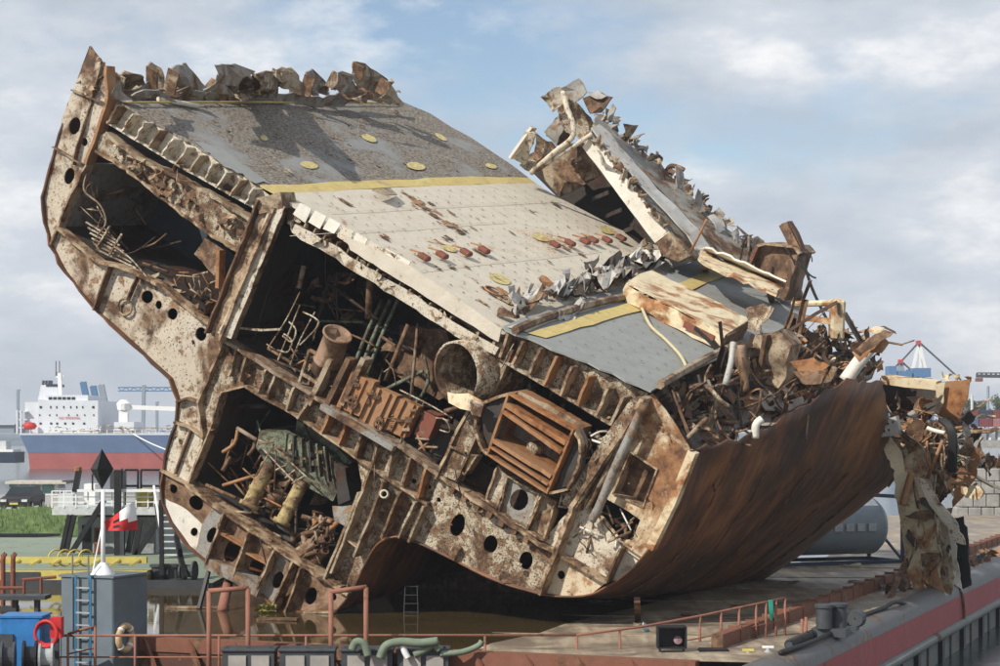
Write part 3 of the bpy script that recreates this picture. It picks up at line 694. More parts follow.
# upper left hold: loose grating and hanging plate
gr = obj('fallen_grating', *joinm(*[barm(F(86+2*k,222+5.4*k,.1), F(116+4*k,240+5.6*k,.25), .05) for k in range(6)]+[barm(F(98,246,.05), F(110,226,.1), .06), barm(F(110,254,.05), F(122,234,.1), .06)]), 'cream', WR)
plate('hanging_plate', [(206,238),(222,250),(216,276),(196,254)], 'tan', WR, -.05, warp=.15, rag=.8)
ribbon('bent_flange', [(222,250),(221,288)], -.2, .1, 'orange', WR, th=.12)
pipe('loose_cable', [(113,246,0),(130,258,-.1),(146,276,0),(156,290,.1)], .025, 'cream', WR)
pipe('loose_cable', [(88,170,.1),(84,190,-.1),(100,205,0),(106,222,.1),(98,235,0)], .03, 'wire', WR)
# engine room: drum on a stand, ladder cage, switch panels, fan casing, funnel trunk
DR = obj('rusty_drum', *lathem(F(324,372,.3), F(341,325,-.1)-F(324,372,.3), [(0,.02),(0,.38),(.35,.40),(.36,.43),(.42,.43),(.43,.40),(.9,.37),(1.28,.36),(1.3,.43),(1.36,.43),(1.36,.37),(1.1,.35),(1.1,.02)], 22), 'brownplate', WR, smooth=True)
ST = obj('drum_stand', *joinm(*[barm(F(*a), F(*b_), .09) for a, b_ in (((310,350,0),(300,382,0)),((319,352,.4),(308,388,.4)),((330,362,0),(318,395,0)),((338,366,.4),(326,398,.4)),((310,350,0),(332,362,0)),((303,374,0),(322,386,0)),((310,352,0),(319,352,.4)))]), 'tan', WR)
CG = obj('ladder_cage', *joinm(*[tubem(smoothpath([F(*p) for p in q], 3), .025, 6) for q in (
    [(278,360,0),(290,330,.1),(300,305,.2)], [(290,365,0),(300,340,.1),(315,312,.2)], [(283,336,0),(292,342,-.3),(296,330,-.3),(289,322,0)], [(278,350,0),(288,352,-.3),(292,341,-.3),(284,334,0)],
    [(303,312,.2),(315,318,0),(318,326,0),(300,345,.1)], [(268,348,0),(286,320,.2),(300,292,.6)])]), 'cream', WR)
pipe('standing_pipe', [(370,276,.3),(368,318,.5)], .09, 'tan', WR, seg=10)
ribbon('cable_tray', [(242,328),(262,330),(282,329)], -.1, 0, 'cream', WR, th=.06)
for k, (a, sc) in enumerate((((352,372),1), ((374,386),1.0), ((398,398),.9))):
    x, y = a; w, h = 24*sc, 42*sc
    P = [(x,y),(x+w*.95,y+w*.42),(x+w*.95-h*.38,y+w*.42+h*.82),(x-h*.38,y+h*.82)]
    pn = plate('switch_panel', P, 'orange', WR, -.1+.1*k, th=.3, rag=.2, warp=.03)
    cx, cy = sum(p[0] for p in P)/4, sum(p[1] for p in P)/4
    if k < 2:
        hw = obj('handwheel', *joinm(torusm(F(cx-3+k*4, cy+9+k*8, -.2), AX, .15, .025, 14, 5), *[barm(F(cx-3+k*4, cy+9+k*8, -.2)-q*.15, F(cx-3+k*4, cy+9+k*8, -.2)+q*.15, .03) for q in (F(1,0).cross(AX).normalized(), F(1,0).cross(AX).cross(AX).normalized())]), 'rust', pn)
    for t in (.3, .75): ribbon('rib', [lerp(P[0],P[1],t), lerp(P[3],P[2],t)], -.17+.1*k, -.1+.1*k, R.choice(('orange','rust','orange')), pn, th=.03)
    for j in range(6): 
        u_, v_ = R.random(), R.random(); p = lerp(lerp(P[0],P[1],u_), lerp(P[3],P[2],u_), v_)
        obj('fitting', *boxm(F(p[0],p[1],-.14+.1*k), (R.uniform(.08,.25),.1,R.uniform(.06,.2))), R.choice(('rust','tan','cream','brownplate')), pn)
CR = obj('console_rail', *joinm(*[tubem(smoothpath([F(*p) for p in q], 3), .022, 6) for q in ([(386,360,0),(393,370,-.1),(396,384,0)], [(384,372,0),(393,366,-.1)], [(400,390,0),(428,404,-.2),(442,412,-.2),(452,418,-.1)], [(436,418,-.1),(446,420,-.3),(450,432,-.3),(440,430,-.1)])]), 'cream', WR)
ribbon('deck_channel', [(330,405),(370,428),(402,447)], -.5, -.3, 'greypaint', WR, th=.16)
plate('column_bar', [(322,362),(340,366),(330,395),(305,398)], 'rust', WR, .3)
for x in (312, 330, 345): ribbon('girder_post', [(x+22,358),(x,404)], -.2, .2, R.choice(('rust','tan','brownplate')), WR, th=.16, rag=.4)
plate('red_cabinet', [(424,411),(438,416),(428,440),(414,434)], 'redlead', WR, .3, th=.4)
plate('pump_block', [(420,420),(455,438),(440,462),(405,445)], 'dark', WR, .8, th=1)
plate('boiler_casing', [(400,325),(450,330),(470,380),(440,400),(400,375)], 'rust', WR, 2.6, th=.6, warp=.2)
for x in (352,360,368): pipe('green_riser', [(x+30,300,2.0),(x+12,340,1.9),(x-2,378,1.8)], .06, 'green', WR)
# big torn ventilation trunk, open end to the viewer
dv = Vector((.70, .70, .14)).normalized()
VT = obj('ventilation_trunk', *lathem(F(456,373,-.55), dv, [(0,.80),(.0,.86),(.4,.87),(1.2,.88),(2.2,.9),(2.2,.84),(1.2,.82),(.05,.79),(0,.80)], 26), 'cream', WR, smooth=True)
obj('trunk_lining', *lathem(F(456,373,-.5), dv, [(.03,.785),(1.4,.8),(2.0,.8),(2.0,.02)], 26), 'rust', VT, smooth=True)
plate('torn_flap', [(448,392),(470,393),(486,400),(482,412),(464,408),(452,402)], 'ivory', WR, -.55, warp=.2, rag=1.2)
plate('torn_flap', [(470,398),(488,402),(484,416),(476,414)], 'cream2', WR, -.65, warp=.2, rag=1.2)
# rusty box frame (broken duct) with shelves in the right hold
BXA = [(518,392),(582,428),(556,490),(497,452)]
BF = plate('duct_box_back', BXA, 'greypaint', WR, .55, rag=.3)
ribbon('duct_frame', BXA, -.55, .55, 'orange', BF, th=.07, closed=True, step=8, rag=.3)
for a, b_, w in (((516,403),(575,441),.22), ((514,410),(571,450),.18), ((503,438),(561,474),.18), ((500,444),(558,482),.1)):
    ribbon('duct_shelf', [a, b_], -.6, .45, 'orange', BF, th=w*.6, jag=.02)
plate('duct_side', [(518,392),(508,397),(492,402),(484,414),(485,432),(490,446),(497,452)], 'dark', BF, -.3, warp=.1)
ribbon('duct_lip', [(518,392),(508,395),(492,401),(484,414),(485,432),(491,448),(497,452)], -.5, -.2, 'lip', BF, th=.08, step=5, rag=.6, jag=.04)
plate('duct_side', [(582,428),(588,440),(584,468),(574,485),(556,490)], 'dark', BF, -.3, warp=.1)
ribbon('duct_lip', [(582,428),(589,442),(585,468),(575,487),(556,491)], -.5, -.2, 'lip', BF, th=.07, step=5, rag=.6, jag=.04)
plate('duct_roof', [(519,391),(530,396),(584,425),(580,436),(520,402)], 'tan', BF, -.2, warp=.05)
obj('duct_knob', *lathem(F(540,447,.5), -AX, [(0,.2),(.45,.19),(.5,.16),(.5,.01)], 14), 'cream', BF, smooth=True)
# pump seats below the duct box
for P, mt in (([(498,466),(508,476),(498,508),(486,500)],'cream2'), ([(508,476),(540,494),(526,528),(500,512)],'greypaint'), ([(543,494),(556,502),(544,540),(528,530)],'tan'), ([(563,494),(585,490),(580,510),(560,506)],'ivory'), ([(463,452),(477,456),(466,474),(458,468)],'yellow')):
    hh = [ell(519,500,9,11,20)] if mt == 'greypaint' else []
    o = plate('pump_seat', P, mt, WR, .1, hh, th=.06, warp=.06, rag=.9)
    ribbon('flange', P, -.12, .3, R.choice(('lip','tan','cream')), o, th=.06, closed=True, step=6, rag=.6, jag=.05)
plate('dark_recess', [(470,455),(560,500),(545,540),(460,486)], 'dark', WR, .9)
plate('yellow_plate', [(470,445),(482,449),(472,472),(462,466)], 'yellow', WR, .35)
# lower hold: green engine casing and yellow pipes
GT = plate('engine_casing', [(262,430),(285,432),(318,448),(332,462),(336,490),(330,502),(300,485),(270,470),(258,446)], 'green', WR, .9, th=1.6, warp=.25, rag=.8)
plate('casing_top', [(297,420),(330,440),(352,462),(345,468),(310,446),(295,434)], 'green', GT, 1.4, th=.4)
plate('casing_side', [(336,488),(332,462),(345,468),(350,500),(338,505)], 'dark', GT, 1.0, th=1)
for k in range(6): ribbon('casing_rib', [lerp((270,436),(316,452),k/6), lerp((268,462),(322,490),k/6)], .78, .95, R.choice(('green','dark','green')), GT, th=.06)
for k in range(14):
    q_ = (R.uniform(268,328), R.uniform(440,490))
    if inpoly(*q_, [(264,434),(285,436),(318,450),(332,464),(334,490),(328,498),(300,482),(272,466)]): obj('casing_fitting', *boxm(F(q_[0], q_[1], .85), (R.uniform(.08,.3), .12, R.uniform(.06,.22)), R.random()), R.choice(('green','rust','dark','tan')), GT)
plate('casing_wall', [(300,418),(330,438),(357,460),(360,486),(345,520),(336,500),(318,452),(296,440)], 'green', GT, 2.2, rag=.5)
for (x0, y0, x1, y1, r0) in ((248,507,270,463,.22), (281,524,302,483,.2)):
    yp = obj('exhaust_pipe', *lathem(F(x0,y0,.0), F(x1,y1,.5)-F(x0,y0,.0), [(0,r0*.6),(0,r0*1.35),(.12,r0*1.35),(.13,r0),(.5,r0*.95),(.52,r0*1.12),(.6,r0*1.12),(.62,r0),(1.2,r0),(1.25,r0*1.1),(1.35,r0*1.1),(1.4,r0*.8),(1.4,.02)], 16), 'ypipe', WR, smooth=True)
    obj('pipe_bore', *lathem(F(x0,y0,-.01), AX, [(0,r0*.75),(.05,.01)], 14), 'dark', yp)
obj('round_cap', *lathem(F(268,501,.3), F(278,498,.8)-F(268,501,.3), [(0,.01),(0,.2),(.5,.22)], 16), 'brownplate', WR, smooth=True)
obj('steel_ladder', *joinm(*[tubem([F(*a), F(*b_)], .025, 6) for a, b_ in (((258,444,-.1),(300,488,-.1)),((273,446,-.1),(312,482,-.1)),((276,470,-.1),(288,464,-.1)),((285,478,-.1),(295,470,-.1)),((292,484,-.1),(304,476,-.1)),((258,444,-.1),(274,442,0)),((274,444,-.1),(256,476,0)))]), 'cream', WR)
plate('bent_sheet', [(332,506),(352,505),(350,528),(335,520)], 'greypaint', WR, -.05, warp=.15)
for k in range(14):
    x, y = R.uniform(306,338), R.uniform(528,552); obj('cut_pipe', *pipem(F(x,y,-.1+R.uniform(0,.4)), F(x+R.uniform(-26,-6),y+R.uniform(4,16),.5), R.uniform(.06,.13), .025, 10), R.choice(('rust','brownplate','tan')), WR)
# ---------------- ship deck on top of the section
def KH(base_p, n, h): return plane(base_p+n*h, n)
DP1, DP2 = F(126, 106), F(503, 325)
def k1(h): return KH(DP1, N1, h)
def k2(h): return KH(DP2, N2, h)
UD = obj('upper_deck_plating', *platem([(122,103),(200,102),(300,102),(401,101),(412,106),(430,113),(452,127),(470,137),(492,152),(512,165),(529,178),(485,176),(400,179.5),(260,185),(200,148),(126,106)], (), k1(0), -N1, th=.05, step=14, rag=.25, warp=.015, grid=24), 'deckgrey', WR, smooth='edge')
YB = obj('yellow_stripe', *platem([(260,185),(400,179.5),(485,176),(529,178),(536,183),(492,184),(400,187.5),(275,193.5)], (), k1(0), -N1, th=.05, step=14, rag=.2, warp=.03, grid=30), 'yellow', WR)
LD = obj('middle_deck_plating', *platem([(275,193.5),(400,187.5),(492,184),(536,183),(560,198),(600,219),(640,240),(662,247),(702,257),(640,280),(575,303),(503,327),(500,336),(420,283),(350,240),(287,200)], (), k1(0), -N1, th=.05, step=12, rag=.35, warp=.015, grid=24), 'decklight', WR, smooth='edge')
L2 = obj('lower_deck_plating', *platem([(503,326),(575,301.5),(640,279),(702,257.5),(730,263),(770,280),(803,300),(804,316),(796,324),(770,335),(742,347),(715,360),(685,374),(651,391),(600,369),(540,343),(505,329)], (), k2(0), -N2, th=.05, step=12, rag=.8, warp=.015, grid=24), 'deckplain', WR, smooth='edge')
obj('yellow_stripe', *platem([(527,333),(640,299),(722,266),(729,274),(650,307),(546,338)], (), k2(.031), N2, th=.004, step=12, rag=.6, warp=.0, grid=30), 'yellow', L2)
obj('pale_deck_patch', *platem([(507,327),(560,312),(640,288),(655,291),(550,322),(527,332)], (), k2(.026), N2, th=.004, step=12, rag=.8, warp=0, grid=30), 'decklight', L2)
obj('bare_deck_patch', *platem([(195,142),(218,146),(262,178),(270,184),(250,181),(215,158)], (), k1(.030), N1, th=.004, step=6, rag=1.5, warp=0, grid=30), 'deckplain', UD)
for x, y, a, b_, tl in ((369,138,8,3,22),(309,165,9,3.4,10),(416,166,9.5,3.6,10),(441,137,7,2,30),(491,166,6,2.2,15),(264,138,4,2.6,20)):
    obj('yellow_mark', *platem(ell(x,y,a,b_,tl,18), (), k1(.032), N1, th=.004, step=4, rag=.6, warp=0), 'yelmark', UD)
for x, y, a, b_, tl in ((541,237,8.5,3.6,20),(500,279,11,4.4,20),(449,248,8,3,20),(607,230,8,3.4,18)):
    obj('yellow_mark', *platem(ell(x,y,a,b_,tl,20), (), k1(.032), N1, th=.004, step=40, rag=0, warp=0), 'yelmark', LD)
# deck lashing sockets, a regular grid too fine to name one by one
XA = AX; XB = (F(500,335)-F(126,106)).normalized(); sock = []
polyA = [(284,200),(400,190),(535,186),(640,242),(695,258),(575,300),(503,322),(420,280)]
polyB = [(530,336),(640,304),(718,272),(795,320),(652,386)]
def proj(p): return 500+FPX*p.x/p.y, HOR-FPX*(p.z-H)/p.y
def disc(c, n, r):
    u = n.orthogonal().normalized(); w = n.cross(u); return [c+u*(math.cos(a)*r)+w*(math.sin(a)*r) for a in (math.pi*k/3 for k in range(6))], [(0,1,2,3,4,5)]
for i in range(60):
    for j in range(60):
        p = DP1+XB*(i*.45)+XA*(j*.75)
        if inpoly(*proj(p), polyA): sock.append(disc(p+N1*.034, N1, R.uniform(.025, .045)))
obj('lashing_socket_grid', *joinm(*sock), 'rust', LD, kind='stuff')
sock = []; XC = (F(650,390)-DP2).normalized(); XD = (K1(700,258)-DP2).normalized()
for i in range(40):
    for j in range(60):
        p = DP2+XC*(i*.5)+XD*(j*.8)
        if inpoly(*proj(p), polyB): sock.append(disc(p+N2*.034, N2, R.uniform(.025, .045)))
obj('lashing_socket_grid', *joinm(*sock), 'rust', L2, kind='stuff')
# rust streak flakes and weld beads on the deck
for k in range(46):
    x, y = R.uniform(290,640), R.uniform(190,315)
    if inpoly(x, y, polyA): obj('paint_flake', *scrapm(k1(.045)(x, y), R.uniform(.12, .4), .006, .05, (XB, XA, N1)), R.choice(('lip','rust','orange')), LD)
for k in range(60):
    x, y = R.uniform(150,520), R.uniform(104,178)
    if inpoly(x, y, [(130,106),(398,104),(520,176),(270,182)]): obj('paint_flake', *scrapm(k1(.09)(x, y), R.uniform(.06, .2), .02, .3, (XB, XA, N1)), R.choice(('rust','black','tan')), UD)
for a, b_ in (((420,205),(446,222)), ((448,222),(462,232)), ((408,196),(424,208)), ((486,290),(508,300))):
    obj('rust_scar', *barm(k1(.03)(*a), k1(.03)(*b_), .05, .012, N1), 'orange', LD)
    for q_ in range(9): obj('paint_flake', *scrapm(k1(.045)(*[v+R.gauss(0,2.2) for v in lerp(a, b_, q_/8)]), R.uniform(.12,.35), .008, .1, (XB, XA, N1)), R.choice(('lip','orange','rust')), LD)
obj('deck_hatch_flap', *platem([(372,190),(390,186),(398,193),(385,196)], (), k1(.25), N1, th=.03, rag=.5, warp=.1), 'tan', LD)
for i, (x, y) in enumerate(((425,255),(443,253),(467,250.5),(485,248),(556,242.5),(571,241),(586,239.5),(594,238),(608,238),(622,236))):
    c = k1(.22)(x, y); o = obj('lashing_bracket', *boxm(c-N1*.06, (.36, .28, .15), ax=(XB, XA, N1)), 'redlead', LD); bv = o.modifiers.new('b', 'BEVEL'); bv.width = .04
    obj('bracket_arm', *barm(c-XB*.1, c-XB*.55+XA*.1-N1*.12, .05), 'orange', o)
obj('deck_loop', *torusm(k1(.08)(494,291), N1, .28, .03, 16, 5), 'orange', LD)
for a, b_ in (((290,236),(505,221)), ((330,212),(560,200)), ((420,270),(600,250))):
    obj('plate_seam', *barm(k1(.054)(*a), k1(.054)(*b_), .025, .004, N1), 'decklight', LD)
obj('deck_edge_bar', *tubem([k1(.1)(128,102.5), k1(.1)(250,102), k1(.1)(398,103)], .035, 6), 'yellow', UD)
# torn bulwark along the top
BN = AX.cross(N1).normalized(); BN = BN if BN.y < 0 else -BN
bulw = plane(K1(250, 101), BN)
BW = obj('bulwark_strip', *platem([(108,100),(125,90),(150,88),(200,90),(260,92),(330,92),(395,97),(402,102),(300,103),(200,103),(115,103)], (), bulw, BN, th=.05, step=6, rag=1.4, warp=.2), 'greypaint', WR)
for P in ([(113,98),(118,74),(128,70),(136,72),(145,92),(150,98)], [(150,90),(150,68),(158,66),(165,70),(166,90)], [(167,92),(172,70),(180,65),(193,67),(205,84),(212,96)], [(206,92),(215,80),(218,67),(234,66),(248,67),(256,84),(250,95),(230,92)],
          [(254,94),(256,74),(262,70),(272,70),(281,83),(276,94)], [(272,84),(276,70),(294,69),(306,87),(300,94)], [(303,94),(308,76),(320,73),(330,86),(326,95)], [(328,88),(336,72),(350,71),(363,92),(350,97),(340,90)], [(355,78),(357,64),(368,65),(382,76),(380,96),(362,93)], [(378,94),(384,79),(394,80),(395,95),(400,101),(388,101)],
          [(132,96),(140,88),(158,90),(170,98)], [(236,98),(262,88),(276,97)], [(345,98),(365,90),(384,98)], [(160,98),(175,92),(198,97)]):
    sh = R.uniform(-.5, .5); o = obj('torn_bulwark_frame', *platem(P, (), plane(K1(250,101)+BN*sh, (BN+AX*R.uniform(-.5,.5)+N1*R.uniform(-.3,.3)).normalized()), BN, th=.05, step=4, rag=.8, warp=.28, grid=7, fr=1.2), R.choice(('greypaint','tan','greypaint','cream')), WR)
    x0 = P[1][0]; e_ = plane(K1(250,101)+BN*sh, BN); a, b_ = e_(P[0][0]+2, P[0][1]), e_(x0+2, P[1][1]+1)
    obj('bent_flange', *joinm(barm(a, b_, .06, .45, BN)), R.choice(('tan','rust','cream')), o)
for k in range(26):
    obj('torn_stub', *scrapm(K1(R.uniform(115,400), R.uniform(92,101), R.uniform(.0,.2)), R.uniform(.2,.55), curl=.8), R.choice(('greypaint','tan','rust','cream')), WR)
obj('pole_on_deck', *tubem([k1(.12)(158,99), k1(.1)(198,106)], .075, 8), 'white', WR)
for k in range(6): obj('torn_stub', *scrapm(F(R.uniform(74,108), R.uniform(58,100), -.1), .2, curl=.9), R.choice(('rust','lip')), WR)
# ---------------- crushed superstructure behind the deck
def quadm(a, b_, c_, d_, nx=8, ny=5, th=.06, warp=.05, rag=0.0):
    a, b_, c_, d_ = map(Vector, (a, b_, c_, d_)); n = (b_-a).cross(d_-a).normalized(); G = []
    for i in range(nx+1):
        for j in range(ny+1):
            u, v = i/nx, j/ny; p = a*(1-u)*(1-v)+b_*u*(1-v)+c_*u*v+d_*(1-u)*v
            if rag and (i in (0, nx) or j in (0, ny)): p = p+Vector((R.gauss(0,rag), R.gauss(0,rag), R.gauss(0,rag)))
            G.append(p+n*warp*(noise.noise(p*.8)*1.5+noise.noise(p*2.5)*.6))
    m_ = len(G); V = G+[p-n*th for p in G]; g = lambda i, j: i*(ny+1)+j; Fc = []
    for i in range(nx):
        for j in range(ny):
            q = (g(i,j), g(i+1,j), g(i+1,j+1), g(i,j+1)); Fc += [q, tuple(x+m_ for x in q[::-1])]
    e_ = [g(i,0) for i in range(nx)]+[g(nx,j) for j in range(ny)]+[g(i,ny) for i in range(nx,0,-1)]+[g(0,j) for j in range(ny,0,-1)]
    for i in range(len(e_)):
        p, q = e_[i], e_[(i+1) % len(e_)]; Fc.append((q, p, p+m_, q+m_))
    return V, Fc
D0, D1 = 15.6, 20.0
SB = plate('coaming_flange', [(582,147),(591,135),(630,183),(669,232),(655,243),(620,196)], 'white', WR, D0, th=.12, rag=.4, warp=.05)
for k in range(13):
    p = lerp((592,136),(668,231),(k+.5)/13); obj('dirt_clump', *scrapm(F(p[0]+1,p[1]-1,D0-.05), R.uniform(.2,.45), .1, .7), R.choice(('tan','rust')), SB)
obj('coaming_top', *quadm(F(591,135,D0), F(690,258,D0), F(772,268,D1), F(597,112,D1), 14, 6, .08, .1, .06), 'greypaint', WR)
obj('coaming_seam', *barm(F(600,130,D0+1.4), F(716,248,D0+2), .06, .06, N1), 'dark', WR)
obj('coaming_plank', *quadm(F(592,128,D0+.2), F(706,257,D0+.2), F(716,252,D0+1), F(600,124,D0+1), 12, 2, .05, .06, .03), 'silver', WR)
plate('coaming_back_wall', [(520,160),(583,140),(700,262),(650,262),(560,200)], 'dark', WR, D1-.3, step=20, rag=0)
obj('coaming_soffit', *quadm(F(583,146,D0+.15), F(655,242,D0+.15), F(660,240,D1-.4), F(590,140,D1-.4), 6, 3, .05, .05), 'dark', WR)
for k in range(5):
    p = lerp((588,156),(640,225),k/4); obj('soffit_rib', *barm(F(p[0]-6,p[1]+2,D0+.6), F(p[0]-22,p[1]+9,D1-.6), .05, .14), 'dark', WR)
plate('coaming_end_plate', [(540,162),(556,152),(575,146),(583,147),(600,175),(575,190),(560,197),(545,180)], 'tan', WR, D0+2.6, th=.06, warp=.15, rag=.6)
plate('coaming_foot', [(656,244),(669,232),(690,256),(678,262),(664,256)], 'tan', WR, D0-.1, th=.3, rag=.6)
for P, dd, mt in (([(543,97),(562,87),(570,98),(558,108),(553,112)],D0+.5,'cream2'), ([(555,110),(562,88),(578,104),(596,130),(582,143),(566,132)],D0+.8,'cream'), ([(562,88),(575,78),(586,92),(582,97),(572,103)],D0+.3,'greypaint'),
        ([(560,110),(568,118),(572,140),(560,146),(548,136)],D0+1.6,'rust'), ([(509,158),(531,127),(538,134),(520,165)],D0+.4,'cream2'), ([(520,165),(536,133),(554,147),(545,160),(530,172)],D0+.9,'cream'),
        ([(545,132),(556,115),(566,128),(556,146)],D0+1.2,'greypaint'), ([(581,98),(600,92),(612,97),(604,113),(592,114),(583,106)],D0+1.6,'rust'), ([(586,92),(598,90),(606,96),(596,99)],D0+1.5,'silver'), ([(608,114),(614,104),(617,108),(613,122),(607,120)],D0+2.5,'silver')):
    plate('crushed_plate', P, mt, WR, dd, th=.07, warp=.3, rag=1.0, step=5, grid=8, fr=1.0)
for P, r in (([(563,92,D0),(567,108,D0-.2),(573,124,D0-.3),(572,138,D0-.3),(555,152,D0-.2),(531,173,D0)], .10), ([(592,134,D0),(580,142,D0-.2),(558,156,D0-.1),(536,171,D0)], .08)):
    pipe('bent_flange', P, r, 'cream2', WR)
ribbon('box_lip', [(509,158),(531,127)], D0+.2, D0+.6, 'white', WR, th=.1)
for k in range(64):                                   # ragged upper edge
    t = R.random(); p = lerp((600,112),(765,262),t); up = R.random()**1.6*16*(1 if t > .25 else .6)
    obj('torn_edge_piece', *scrapm(F(p[0]+R.uniform(-3,4), p[1]-up*.5+2, D1+R.uniform(-1.2,.4)), R.uniform(.25,.7), curl=.7), R.choice(('greypaint','greypaint','tan','silver','greypaint','cream')), WR)
pipe('bent_hook', [(664,182,D1),(666,172,D1),(671,166,D1),(680,168,D1),(684,170,D1)], .09, 'tan', WR)
pipe('bent_hook', [(686,196,D1),(688,185,D1),(690,192,D1)], .1, 'rust', WR)
plate('torn_sheet', [(712,224),(716,216),(724,218),(725,230),(718,232)], 'silver', WR, D1, warp=.2)
pipe('leaning_rod', [(690,253,D0),(707,219,D0)], .045, 'orange', WR, sm=1)
# far end beam and rusted trunk
plate('far_deck_edge', [(770,262),(735,226),(745,235),(790,268),(803,300),(803,318),(784,300)], 'greypaint', WR, D1-.2, th=.2, warp=.1, rag=.8)
BT = plate('rusted_trunk', [(752,262),(757,246),(765,244),(793,247),(799,254),(789,290),(784,301),(770,290),(755,275)], 'brownplate', WR, D0+2, th=1.3, warp=.12, rag=.8)
ribbon('trunk_rim', [(757,246),(765,244),(793,247),(799,254)], D0+1.8, D0+3.4, 'lip', BT, th=.08, rag=.5)
ribbon('trunk_seam', [(757,246),(750,262),(745,270)], D0+1.8, D0+2.1, 'redlead', BT, th=.12)
plate('upright_plank', [(781,224),(789,221),(800,244),(803,254),(797,260),(790,248)], 'rust', WR, D0+2.2, th=.35, warp=.1)
obj('plank_face', *barm(F(783,224,D0+2.1), F(797,252,D0+2.1), .12, .3), 'brownplate', WR)
for P, r in (([(798,256,D0+2),(805,268,D0+2),(812,288,D0+2),(822,310,D0+2),(830,325,D0+2)], .05), ([(800,264,D0+2),(810,275,D0+2),(816,278,D0+2)], .03), ([(803,252,D0+2),(811,256,D0+2),(812,262,D0+2)], .02), ([(785,247,D0+1.6),(792,258,D0+1.6),(795,265,D0+1.6)], .03)):
    pipe('hanging_cable', P, r, 'cable', WR, seg=6)
pipe('bent_rod', [(740,262,D0),(744,242,D0),(747,238,D0)], .03, 'cable', WR); pipe('bent_rod', [(748,262,D0+1),(749,236,D0+1)], .05, 'greypaint', WR)
# ---------------- loose beams and panels lying on the ship deck
def boxon(kf, P, h0, h1): 
    a = [kf(h0)(*p) for p in P]; n = (kf(1)(500,300)-kf(0)(500,300)); return a
def slabm(kf, n, P, h0, h1):
    B = [kf(h1)(*p) for p in P]; A_ = [b_-n*(h1-h0) for b_ in B]; return hexm(A_+B)
V_, F_ = slabm(k2, N2, [(626,284),(725,336),(750,320),(652,271)], .06, .52)
FP = thing('fallen_deck_panel', V_[0], 'wide ivory steel panel with rust patches lying across the grey ship deck', 'panel')
obj('panel_sheet', *platem([(626,284),(725,336),(750,320),(652,271)], (), k2(.52), N2, th=.04, step=10, rag=.6, warp=.05, grid=14), 'ivory', FP)
obj('side_flange', *quadm(k2(.51)(627,285), k2(.51)(725,336), k2(.51)(725,336)-N2*.46, k2(.51)(627,285)-N2*.46, 12, 3, .05, .05, .02), 'ivory', FP)
obj('side_flange', *quadm(k2(.51)(725,336), k2(.51)(749,321), k2(.51)(749,321)-N2*.46, k2(.51)(725,336)-N2*.46, 6, 3, .05, .04, .02), 'rust', FP)
a_ = k2(.51)(686,317)-N2*.22; b_ = k2(.51)(716,332)-N2*.22; obj('red_label_strip', *barm(a_+Vector((0,-.05,0)), b_+Vector((0,-.05,0)), .03, .2, N2), 'redlead', FP)
for k in range(6): obj('rib', *barm(k2(.5)(634+15*k,288+8*k)-N2*.1, k2(.5)(656+15*k,276+8*k)-N2*.1, .05, .16, N2), 'rust', FP)
BM = thing('ivory_channel_beam', k2(.0)(740,280), 'long pale channel beam with ragged end resting below the rusted trunk', 'beam')
obj('beam_web', *quadm(k2(1.0)(700,251), k2(1.0)(783,284), k2(1.0)(776,297), k2(1.0)(698,264), 14, 3, .06, .05, .03), 'ivory', BM)
obj('beam_flange', *quadm(k2(1.0)(700,251), k2(1.0)(783,284), k2(1.3)(786,281), k2(1.3)(706,249), 14, 3, .06, .05, .03), 'white', BM)
obj('beam_flange', *quadm(k2(1.0)(783,284), k2(1.0)(776,297), k2(1.0)(782,290), k2(1.0)(786,284), 3, 3, .06, .05), 'rust', BM)
obj('beam_leg', *barm(k2(.98)(770,292), k2(.0)(772,300), .2), 'rust', BM)
obj('beam_leg', *barm(k2(.98)(704,263), k2(.0)(706,270), .2), 'rust', BM)
# crushed sheet metal along the break in the deck
for k in range(22):
    t = k/21+R.uniform(-.03, .03); p = lerp((512,308),(662,258),t); c_ = (p[0]+R.uniform(-5,5), p[1]+R.uniform(-5,4)); a_, b_ = R.uniform(7,16), R.uniform(4,8)
    P_ = [(c_[0]+a_*math.cos(q)*R.uniform(.6,1.1), c_[1]+b_*math.sin(q)*R.uniform(.6,1.1)) for q in (2*math.pi*j/9 for j in range(9))]
    obj('crumpled_sheet', *platem(P_, (), k1(R.uniform(.12,.45)), N1, th=.02, step=3, rag=.5, warp=.26, grid=3.5, fr=1.9), R.choice(('silver','dark','greypaint','dark','silver','tan','rust')), WR, smooth='edge')
for k in range(34):
    t = R.random(); p = lerp((505,312),(668,258),t); s_ = R.uniform(.2, .6)
    obj('crumpled_sheet', *scrapm(K1(p[0]+R.uniform(-8,8), p[1]+R.uniform(-10,10), R.uniform(.05,.4)), s_, .02, .6), R.choice(('silver','greypaint','dark','tan','rust','silver','orange')), WR)
for P, mt, h in (([(588,266),(600,262),(617,280),(605,286)],'silver',.6), ([(604,264),(622,262),(628,276),(612,280)],'greypaint',.5), ([(626,255),(650,248),(668,254),(645,266)],'white',.45), ([(552,316),(578,304),(584,308),(572,320),(560,319)],'silver',.4), ([(575,300),(582,275),(600,262),(640,252),(636,258),(600,270),(586,290),(585,304)],'dark',.5), ([(618,262),(640,258),(645,270),(628,278)],'dark',.4), ([(507,298),(520,292),(530,305),(515,310)],'silver',.4), ([(552,287),(566,285),(563,296),(552,297)],'dark',.3)):
    obj('crumpled_sheet', *platem(P, (), k1(h), N1, th=.03, step=4, rag=.9, warp=.22, grid=6, fr=1.5), mt, WR)
pipe_k = lambda name, P, r, mt: obj(name, *tubem(smoothpath([k2(h)(x, y) for x, y, h in P], 5), r, 6), mt, None, smooth=True, label='yellow and black rope trailing across the grey ship deck', cat='rope')
